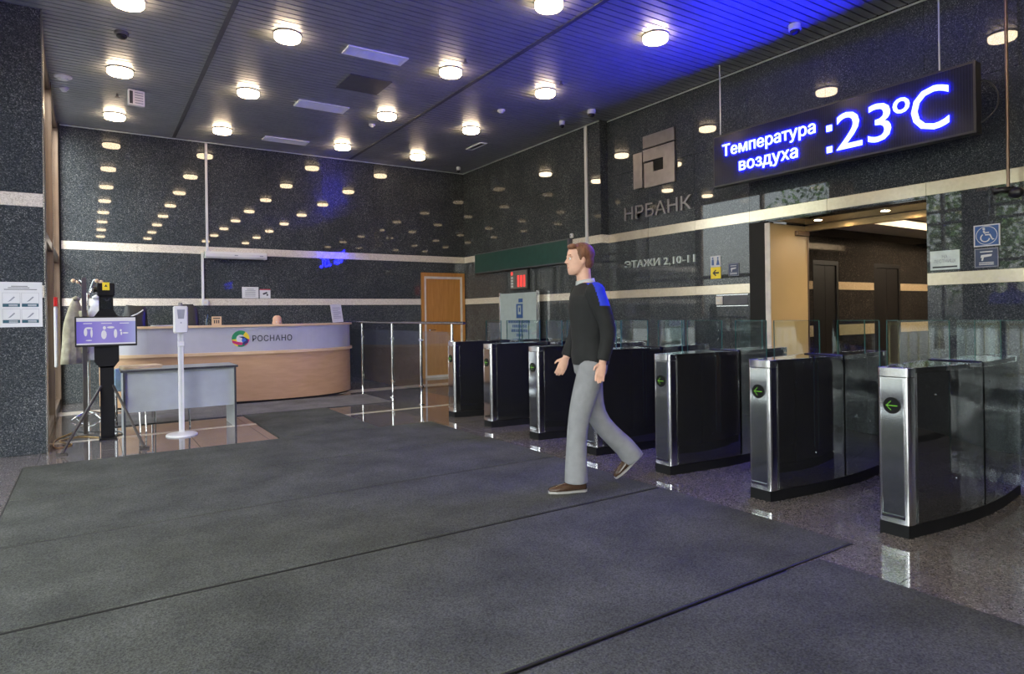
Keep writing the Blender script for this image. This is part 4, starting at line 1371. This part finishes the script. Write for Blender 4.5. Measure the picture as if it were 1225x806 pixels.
t = thing('sanitizer_stand', 'white pole stand with automatic hand sanitizer dispenser in front of the table', 'dispenser', (0.862, 8.27, 0))
smooth(obj('base', lathe(bmesh.new(), [(0.165, 0), (0.165, 0.012), (0.155, 0.02), (0.05, 0.035), (0.04, 0.04)], n=32), 'white', t), False)
obj('pole', B(-0.028, 0.028, -0.018, 0.018, 0.035, 1.20, 0.004), 'white', t)
obj('pole_groove', B(-0.006, 0.006, -0.0195, -0.018, 0.06, 1.15), 'plate', t)
obj('drip_clip', B(-0.034, 0.034, -0.03, 0.0, 1.02, 1.075, 0.004), 'white', t)
db = obj('dispenser_body', B(-0.072, 0.072, -0.075, 0.03, 1.17, 1.48, 0.012), 'white', t)
obj('window', prism(bmesh.new(), [(-0.04, -0.03), (0.04, -0.03), (0.03, -0.135), (-0.03, -0.135)], 0, 0.003), 'grey_ink', t, (0, -0.075, 1.47), BACK)
obj('indicator', cyl(bmesh.new(), (0, -0.075, 1.29), 0.008, 0.008, -0.003, 0, 10, 'Y'), 'grey_ink', t)
obj('top_knob', cyl(bmesh.new(), (0, -0.02, 1.48), 0.024, 0.02, 0, 0.04, 14), 'grey_metal', t)

t = thing('thermal_kiosk', 'black thermal screening kiosk with a lit purple screen and yellow camera label', 'kiosk', (0.148, 8.55, 0))
obj('column', B(-0.068, 0.068, -0.045, 0.045, 0.02, 0.82, 0.004), 'matte_black', t)
obj('foot_plate', B(-0.085, 0.085, -0.10, 0.10, 0, 0.02, 0.003), 'matte_black', t)
bm = bmesh.new()
prism(bm, [(-0.068, 0.80), (0.068, 0.80), (0.118, 0.87), (0.118, 1.04), (-0.118, 1.04), (-0.118, 0.87)], -0.045, 0.045)
o = obj('electronics_box', bm, 'matte_black', t)
o.rotation_euler = BACK
mon = obj('monitor', B(-0.293, 0.293, -0.085, -0.045, 1.04, 1.372, 0.004), 'black', t)
obj('screen', B(-0.278, 0.278, -0.0872, -0.0855, 1.062, 1.358), 'screen', mon)
bm = bmesh.new()
box(bm, -0.278, 0.278, -0.0885, -0.0873, 1.318, 1.358)
box(bm, -0.278, 0.278, -0.0885, -0.0873, 1.062, 1.078)
for cx, wd in ((-0.175, 0.08), (0.0, 0.10), (0.17, 0.09)):
    box(bm, cx - wd / 2, cx + wd / 2, -0.0885, -0.0873, 1.292, 1.300)
obj('screen_bars', bm, 'screen_white', mon)
def pict(pts):
    bm = bmesh.new()
    for p in pts:
        ball(bm, (p[0], -0.0874, p[1]), 1.0, p[2], 0.0012, p[3], 12, 6)
    obj('pictogram', bm, 'screen_white', mon)
pict([(-0.195, 1.20, 0.016, 0.045), (-0.165, 1.245, 0.035, 0.010), (-0.14, 1.19, 0.010, 0.05), (-0.165, 1.11, 0.03, 0.006)])
pict([(-0.02, 1.245, 0.015, 0.02), (-0.025, 1.17, 0.026, 0.05), (0.04, 1.25, 0.035, 0.012), (0.085, 1.18, 0.016, 0.05)])
pict([(0.135, 1.215, 0.010, 0.012), (0.14, 1.18, 0.008, 0.02), (0.18, 1.185, 0.03, 0.008)])
obj('neck', prism(bmesh.new(), [(-0.115, 1.372), (0.115, 1.372), (0.07, 1.44), (-0.07, 1.44)], -0.03, 0.03), 'matte_black', t, None, BACK)
obj('neck_post', B(-0.068, 0.068, -0.03, 0.03, 1.44, 1.60, 0.003), 'matte_black', t)
lb_ = obj('spec_label', B(-0.05, 0.05, -0.0335, -0.03, 1.455, 1.58), 'panel_steel', t)
obj('label_mark', prism(bmesh.new(), arc(0.01, 0, 0.016, 180, 380, 0.008), 0, 0.001), 'dark_ink', lb_, (0, -0.0335, 1.565), BACK)
cb = obj('camera_head', B(-0.082, 0.082, -0.06, 0.06, 1.60, 1.745, 0.01), 'matte_black', t)
obj('side_lens', cyl(bmesh.new(), (-0.082, 0, 1.675), 0.035, 0.03, -0.035, 0, 16, 'X'), 'black', t)
yl = obj('warning_label', B(-0.034, 0.034, -0.064, -0.06, 1.665, 1.752), 'sign_yellow', t)
obj('triangle', prism(bmesh.new(), [(-0.016, -0.012), (0.016, -0.012), (0, 0.016)], 0, 0.001), 'dark_ink', yl, (0, -0.064, 1.715), BACK)
for fx, fy in ((-0.40, -0.80), (0.30, -0.92)):
    s = -1 if fx < 0 else 1
    obj('diagonal_leg', tube(bmesh.new(), [(s * 0.055, -0.03, 0.60), (fx, fy, 0.02)], 0.014, 8), 'leg_metal', t)
    obj('leg_foot', B(fx - 0.045, fx + 0.045, fy - 0.03, fy + 0.03, 0, 0.02, 0.003), 'leg_metal', t)
def cable(pts, lab, m, r=0.006):
    tag(obj('floor_cable', tube(bmesh.new(), catmull(pts, 6), r, 6), m), lab, 'cable')
cable([(0.10, 8.60, 0.0075), (-0.12, 8.85, 0.0075), (-0.30, 8.65, 0.0075), (-0.18, 8.35, 0.0075), (-0.32, 8.22, 0.0075), (-0.34, 8.75, 0.0075), (-0.20, 9.2, 0.0075)], 'yellowish cable looped on the floor between kiosk and pier', 'cable_y')
cable([(0.20, 8.62, 0.0075), (0.30, 8.80, 0.0075), (0.24, 9.05, 0.0075), (0.0, 9.15, 0.0075), (-0.2, 9.35, 0.0075)], 'dark cable trailing on the floor behind the kiosk', 'black')
t = thing('barrier_post', 'slim grey square post standing behind the kiosk monitor', 'post', (-0.06, 9.02, 0))
obj('post', B(-0.024, 0.024, -0.015, 0.015, 0.008, 1.83, 0.003), 'grey_metal', t)
obj('base_plate', B(-0.08, 0.08, -0.08, 0.08, 0, 0.008), 'grey_metal', t)

t = thing('coat_stand', 'chrome coat stand with curved hooks by the pier', 'coat stand', (-0.03, 10.45, 0))
autosmooth(obj('pole', cyl(bmesh.new(), (0, 0, 0), 0.016, 0.016, 0.05, 1.70, 12), 'chrome', t))
for k in range(4):
    a = k * PI / 2 + 0.6
    c, s = math.cos(a), math.sin(a)
    obj('foot', tube(bmesh.new(), catmull([(0, 0, 0.10), (0.12 * c, 0.12 * s, 0.07), (0.24 * c, 0.24 * s, 0.012)], 4), 0.011, 8), 'chrome', t)
    h = obj('hook', tube(bmesh.new(), catmull([(0, 0, 1.60), (0.05 * c, 0.05 * s, 1.74), (0.13 * c, 0.13 * s, 1.87), (0.19 * c, 0.19 * s, 1.86)], 4), 0.008, 8), 'chrome', t)
    obj('hook_knob', ball(bmesh.new(), (0.19 * c, 0.19 * s, 1.86), 0.026, u=12, v=8), 'beech_edge', h)
def coat(x, y, lab, m, top, bot, w, depth, rz, lean=0.0):
    t = thing('coat', lab, 'coat', (x, y, 0), rz)
    bm = bmesh.new()
    rings = []
    n = 9
    for i in range(n):
        f = i / (n - 1)
        z = top + (bot - top) * f
        ww = w * (0.28 + 0.72 * min(1, f * 2.2) ** 0.7)
        rings.append(((lean * f, 0, z), (ww, 0.02 * math.sin(i), 0), (0, depth * (0.4 + 0.6 * f), 0)))
    loft(bm, rings, 28)
    for v in bm.verts:
        a = math.atan2(v.co.y, v.co.x - lean * 0.5)
        k = (top - v.co.z) / (top - bot)
        v.co.x += 0.014 * k * math.sin(a * 7)
        v.co.y += 0.014 * k * math.cos(a * 6)
    o = smooth(obj('body', bm, m, t))
    bm = bmesh.new()
    sl = [(w * 0.62 + lean * .2, -depth * 0.4, top - 0.14), (w * 0.95 + lean * .4, -depth * 0.7, top - 0.42), (w * 0.92 + lean, -depth * 0.6, top - 0.70)]
    tube(bm, catmull(sl, 5), [0.05] * 6 + [0.045] * 5, 12)
    smooth(obj('sleeve', bm, m, t))
    bm = bmesh.new()
    tube(bm, [(-0.03, -0.02, top + 0.01), (0, -0.03, top + 0.03), (0.04, -0.01, top + 0.005)], [0.025, 0.03, 0.025], 10)
    smooth(obj('collar', bm, m, t))
coat(-0.165, 10.30, 'olive grey long coat hanging from the coat stand', 'olive', 1.60, 0.76, 0.135, 0.08, R(10), -0.03)
coat(0.07, 10.36, 'white coat hanging from the coat stand beside the olive coat', 'white_cloth', 1.62, 0.80, 0.13, 0.07, R(-15), 0.02)

# ================================================================ PEOPLE
def voxel(bm, size, smooth_it=6, factor=0.5):
    """fuse overlapping pieces into one continuous skin"""
    me = bpy.data.meshes.new('fused')
    bmesh.ops.recalc_face_normals(bm, faces=bm.faces)
    bm.to_mesh(me)
    bm.free()
    o = bpy.data.objects.new('fused', me)
    COL.objects.link(o)
    md = o.modifiers.new('r', 'REMESH')
    md.mode = 'VOXEL'
    md.voxel_size = size
    md.use_smooth_shade = True
    sm = o.modifiers.new('s', 'SMOOTH')
    sm.iterations = smooth_it
    sm.factor = factor
    dg = bpy.context.evaluated_depsgraph_get()
    out = bpy.data.meshes.new_from_object(o.evaluated_get(dg))
    bpy.data.objects.remove(o)
    for p in out.polygons:
        p.use_smooth = True
    return out

def ering(c, a, b, tilt=0.0):
    return (c, (a * math.cos(tilt), 0, a * math.sin(tilt)), (0, b, 0))

def head(bm, c, s=1.0):
    """head facing +x: skull, face wedge, nose, chin, ears, neck"""
    cx, cy, cz = c
    rings = []
    prof = [(-0.118, 0.030, 0.030, 0.052), (-0.105, 0.048, 0.042, 0.040), (-0.085, 0.064, 0.054, 0.028), (-0.055, 0.078, 0.062, 0.016), (-0.02, 0.088, 0.068, 0.006), (0.02, 0.095, 0.073, 0.0), (0.055, 0.095, 0.074, -0.004), (0.085, 0.082, 0.065, -0.006), (0.105, 0.060, 0.048, -0.008), (0.117, 0.028, 0.024, -0.008)]
    for z, a, b, o in prof:
        rings.append(((cx + o * s, cy, cz + z * s), (a * s, 0, 0), (0, b * s, 0)))
    loft(bm, rings, 24)
    # nose, brow, lips, ears
    tube(bm, [(cx + 0.084 * s, cy, cz + 0.018 * s), (cx + 0.106 * s, cy, cz - 0.026 * s), (cx + 0.088 * s, cy, cz - 0.034 * s)], [0.008 * s, 0.014 * s, 0.010 * s], 8)
    ball(bm, (cx + 0.080 * s, cy + 0.03 * s, cz + 0.022 * s), 0.014 * s, 0.9, 1.9, 0.6)
    ball(bm, (cx + 0.080 * s, cy - 0.03 * s, cz + 0.022 * s), 0.014 * s, 0.9, 1.9, 0.6)
    ball(bm, (cx + 0.080 * s, cy, cz - 0.062 * s), 0.016 * s, 0.8, 1.6, 0.75)
    ball(bm, (cx + 0.070 * s, cy, cz - 0.098 * s), 0.020 * s, 1, 1.2, 0.9)
    for sd in (-1, 1):
        ball(bm, (cx - 0.008 * s, cy + sd * 0.072 * s, cz - 0.012 * s), 0.030 * s, 0.6, 0.35, 1.0)

def hand(bm, wrist, d, thumb_dir, side, curl=0.35):
    """relaxed hand: palm along d, four bent fingers and a thumb from the side of the palm"""
    d = Vector(d).normalized()
    tdir = Vector(thumb_dir)
    tdir = (tdir - d * tdir.dot(d)).normalized()
    nrm = d.cross(tdir).normalized() * side
    wv = Vector(wrist)
    loft(bm, [(wv, tdir * 0.026, nrm * 0.020), (wv + d * 0.04, tdir * 0.038, nrm * 0.017), (wv + d * 0.085, tdir * 0.041, nrm * 0.014), (wv + d * 0.095, tdir * 0.036, nrm * 0.011)], 14)
    for k, (off, ln) in enumerate(((0.030, 0.070), (0.010, 0.080), (-0.010, 0.074), (-0.030, 0.058))):
        p0 = wv + d * 0.082 + tdir * off
        p1 = p0 + (d + nrm * curl * 0.5).normalized() * ln * 0.45
        p2 = p1 + (d + nrm * curl * 1.4).normalized() * ln * 0.33
        p3 = p2 + (d + nrm * curl * 2.4).normalized() * ln * 0.26
        tube(bm, [p0, p1, p2, p3], [0.0095, 0.009, 0.008, 0.006], 8)
    p0 = wv + d * 0.022 + tdir * 0.026
    p1 = p0 + (d * 0.7 + tdir * 0.75 + nrm * 0.3).normalized() * 0.040
    p2 = p1 + (d * 0.95 + tdir * 0.25 + nrm * 0.4).normalized() * 0.030
    tube(bm, [p0, p1, p2], [0.013, 0.010, 0.007], 8)

def walking_man():
    fx, fy = -0.93, 0.37
    t = thing('person', 'person in charcoal jacket with blue shoulder and light grey trousers walking past the turnstiles', 'person', (3.175, 3.772, 0.012), math.atan2(fy, fx))
    lean = lambda z: (z - 1.0) * 0.05
    hc = (0.075, 0.0, 1.728)
    A = {1: [(lean(1.48) - 0.005, 0.195, 1.475), (-0.055, 0.245, 1.20), (-0.01, 0.255, 0.965)],
         -1: [(lean(1.48) - 0.005, -0.195, 1.475), (0.03, -0.24, 1.20), (0.125, -0.225, 0.97)]}
    Lg = {1: [(0.0, 0.085, 0.95), (0.125, 0.088, 0.525), (0.155, 0.088, 0.085)],
          -1: [(-0.01, -0.085, 0.95), (-0.075, -0.088, 0.53), (-0.355, -0.09, 0.215)]}
    bm = bmesh.new()
    T = [(0.88, 0.09, 0.13), (0.97, 0.105, 0.155), (1.08, 0.10, 0.14), (1.2, 0.10, 0.14), (1.36, 0.11, 0.16), (1.46, 0.095, 0.165), (1.53, 0.065, 0.11), (1.57, 0.055, 0.058), (1.66, 0.055, 0.055)]
    loft(bm, [ering((lean(z) + (0.012 if z > 1.55 else 0), 0, z), a, b) for z, a, b in T], 24)
    head(bm, hc)
    for s in (1, -1):
        a = A[s]
        tube(bm, catmull(a, 5), [0.052, 0.05, 0.047, 0.045, 0.042, 0.040, 0.038, 0.036, 0.033, 0.030, 0.028], 12)
        ball(bm, a[0], 0.055)
        d = (Vector(a[2]) - Vector(a[1])).normalized()
        hand(bm, a[2], d + Vector((0.1, 0, -0.1)), (1, 0, 0.35), -s if s > 0 else 1)
        l = Lg[s]
        tube(bm, catmull(l, 5), [0.085, 0.08, 0.074, 0.066, 0.058, 0.054, 0.056, 0.054, 0.047, 0.040, 0.038], 14)
    # feet
    tube(bm, [(0.135, 0.088, 0.05), (0.20, 0.089, 0.034), (0.31, 0.089, 0.024)], [0.032, 0.026, 0.016], 10)
    tube(bm, [(-0.36, -0.09, 0.19), (-0.315, -0.09, 0.135), (-0.25, -0.09, 0.066)], [0.030, 0.026, 0.016], 10)
    o = obj('body', voxel(bm, 0.006, 3), 'skin', t)
    for sd in (-1, 1):
        e = obj('eye', ball(bmesh.new(), (hc[0] + 0.080, sd * 0.030, hc[2] + 0.004), 0.011, u=12, v=8), 'eye', o)
        obj('iris', ball(bmesh.new(), (hc[0] + 0.0885, sd * 0.031, hc[2] + 0.004), 0.0045, u=8, v=6), 'dark_ink', o)
        obj('eyebrow', tube(bmesh.new(), [(hc[0] + 0.088, sd * 0.014, hc[2] + 0.030), (hc[0] + 0.083, sd * 0.048, hc[2] + 0.030)], 0.004, 6), 'hair', o)
    obj('lips', ball(bmesh.new(), (hc[0] + 0.090, 0, hc[2] - 0.063), 0.008, 0.6, 2.6, 0.6), 'lip', o)
    # hair
    bm = bmesh.new()
    ball(bm, (hc[0] - 0.022, 0, hc[2] + 0.045), 0.1, 0.98, 0.84, 0.86, 24, 16)
    ball(bm, (hc[0] - 0.052, 0, hc[2] - 0.010), 0.08, 0.75, 0.88, 0.95, 20, 12)
    ball(bm, (hc[0] + 0.055, 0.012, hc[2] + 0.095), 0.045, 0.9, 1.3, 0.55, 16, 10)
    for sd in (-1, 1):
        tube(bm, [(hc[0] + 0.012, sd * 0.071, hc[2] + 0.04), (hc[0] + 0.012, sd * 0.074, hc[2] - 0.012)], [0.014, 0.007], 8)
    hm = voxel(bm, 0.007, 2)
    # keep the face and ears free
    b2 = bmesh.new()
    b2.from_mesh(hm)
    kill = [v for v in b2.verts if v.co.x > hc[0] + 0.045 and v.co.z < hc[2] + 0.060]
    bmesh.ops.delete(b2, geom=kill, context='VERTS')
    b2.to_mesh(hm)
    b2.free()
    obj('hair', hm, 'hair', t)
    # trousers
    bm = bmesh.new()
    loft(bm, [ering((0, 0, 0.86), 0.115, 0.165), ering((0, 0, 0.94), 0.128, 0.185), ering((0.0, 0, 1.06), 0.122, 0.172)], 24)
    rad = [0.108, 0.104, 0.099, 0.093, 0.086, 0.080, 0.077, 0.077, 0.079, 0.083, 0.088]
    l1 = catmull(Lg[1], 5)
    l1[-1] = Vector((0.15, 0.088, 0.065))
    tube(bm, l1, rad, 18)
    l2 = catmull(Lg[-1], 5)
    l2[-1] = Vector((-0.375, -0.09, 0.175))
    tube(bm, l2, rad, 18)
    obj('trousers', voxel(bm, 0.009, 5), 'trouser', t)
    # jacket
    bm = bmesh.new()
    J = [(0.93, 0.135, 0.185), (1.0, 0.14, 0.19), (1.1, 0.13, 0.175), (1.22, 0.132, 0.178), (1.36, 0.14, 0.195), (1.45, 0.122, 0.20), (1.515, 0.088, 0.155), (1.55, 0.066, 0.088)]
    loft(bm, [ering((lean(z), 0, z), a, b) for z, a, b in J], 28)
    for s in (1, -1):
        a = [Vector(q) for q in A[s]]
        a[2] = a[1] + (a[2] - a[1]) * 0.95
        tube(bm, catmull(a, 5), [0.072, 0.07, 0.067, 0.064, 0.061, 0.059, 0.057, 0.054, 0.051, 0.049, 0.047], 14)
        ball(bm, a[0], 0.074)
    jm = voxel(bm, 0.009, 5)
    jm.materials.clear()
    jm.materials.append(M['jacket'])
    jm.materials.append(M['royal'])
    for p in jm.polygons:        # blue yoke over the back and the shoulder
        c = p.center
        if 1.37 < c.z < 1.545 and c.x < 0.030 + (c.z - 1.45) * 0.25:
            p.material_index = 1
    obj('jacket', jm, None, t)
    bm = bmesh.new()
    loft(bm, [ering((0.028, 0, 1.535), 0.078, 0.084, -0.15), ering((0.032, 0, 1.575), 0.070, 0.074, -0.15), ering((0.032, 0, 1.577), 0.058, 0.060, -0.15), ering((0.028, 0, 1.54), 0.058, 0.06, -0.15)], 24)
    smooth(obj('collar', bm, 'collar', t))
    # shoes
    def shoe(pts, rads, solepts):
        bm = bmesh.new()
        tube(bm, pts, rads, 14)
        o = obj('shoe', voxel(bm, 0.006, 3), 'shoe', t)
        obj('sole', tube(bmesh.new(), solepts[0], solepts[1], 12), 'sole', o)
        return o
    def flat_shoe(ox, oy, oz, pitch, yaw_=0):
        bm = bmesh.new()
        loft(bm, [((-0.075, 0, 0.035), (0, 0.030, 0), (0, 0, 0.030)), ((-0.05, 0, 0.045), (0, 0.038, 0), (0, 0, 0.042)), ((0.02, 0, 0.045), (0, 0.040, 0), (0, 0, 0.042)), ((0.09, 0, 0.034), (0, 0.044, 0), (0, 0, 0.032)), ((0.16, 0, 0.026), (0, 0.042, 0), (0, 0, 0.022)), ((0.205, 0, 0.022), (0, 0.025, 0), (0, 0, 0.014))], 18)
        for v in bm.verts:
            v.co.z = max(v.co.z, 0.014)
        me = bpy.data.meshes.new('shoe')
        sh = smooth(obj('shoe', bm, 'shoe', t, (ox, oy, oz), (0, pitch, yaw_)))
        b = bmesh.new()
        pts = [(-0.082, -0.02), (-0.06, -0.038), (0.02, -0.040), (0.09, -0.047), (0.16, -0.043), (0.205, -0.022), (0.212, 0.0), (0.205, 0.022), (0.16, 0.043), (0.09, 0.047), (0.02, 0.040), (-0.06, 0.038), (-0.082, 0.02)]
        obj('sole', prism(b, pts, 0.0, 0.016), 'sole', sh)
        return sh
    flat_shoe(0.155, 0.089, 0.0, 0)
    flat_shoe(-0.385, -0.09, 0.160, R(40))
    return t
walking_man()

def seated_person():
    t = thing('person', 'person seated low behind the counter, only the top of the head showing', 'person', (2.72, 11.78, 0), R(-90))
    bm = bmesh.new()
    T = [(0.53, 0.11, 0.17), (0.62, 0.12, 0.17), (0.75, 0.11, 0.155), (0.92, 0.12, 0.18), (1.0, 0.10, 0.18), (1.06, 0.06, 0.10), (1.09, 0.055, 0.055), (1.17, 0.055, 0.055)]
    k = lambda z: (z - 0.55) * 0.22
    loft(bm, [ering((k(z), 0, z), a, b) for z, a, b in T], 20)
    head(bm, (0.16, 0, 1.255))
    for s in (-1, 1):
        tube(bm, catmull([(k(1.0), s * 0.19, 0.99), (0.16, s * 0.24, 0.78), (0.36, s * 0.14, 0.805)], 4), [0.05, 0.05, 0.045, 0.045, 0.04, 0.038, 0.035, 0.032, 0.03], 12)
        hand(bm, (0.36, s * 0.14, 0.805), (1, -0.2 * s, -0.05), (0, -s, 0.1), s, 0.2)
        tube(bm, [(0, s * 0.10, 0.58), (0.42, s * 0.11, 0.56), (0.42, s * 0.11, 0.08), (0.54, s * 0.11, 0.05)], [0.08, 0.06, 0.045, 0.04], 12)
    o = obj('body', voxel(bm, 0.008, 3), 'skin', t)
    bm = bmesh.new()
    loft(bm, [ering((k(z), 0, z), a + 0.015, b + 0.015) for z, a, b in T[:6]], 20)
    for s in (-1, 1):
        tube(bm, catmull([(k(1.0), s * 0.19, 0.99), (0.16, s * 0.24, 0.78), (0.33, s * 0.155, 0.802)], 4), 0.055, 12)
    obj('shirt', voxel(bm, 0.010, 4), 'shirt', t)
    bm = bmesh.new()
    for s in (-1, 1):
        tube(bm, [(-0.02, s * 0.10, 0.60), (0.42, s * 0.11, 0.565), (0.425, s * 0.11, 0.12)], [0.10, 0.075, 0.065], 12)
    obj('trousers', voxel(bm, 0.012, 4), 'jacket', t)
    for sd in (-1, 1):
        obj('eye', ball(bmesh.new(), (0.24, sd * 0.03, 1.259), 0.011, u=10, v=6), 'eye', o)
seated_person()
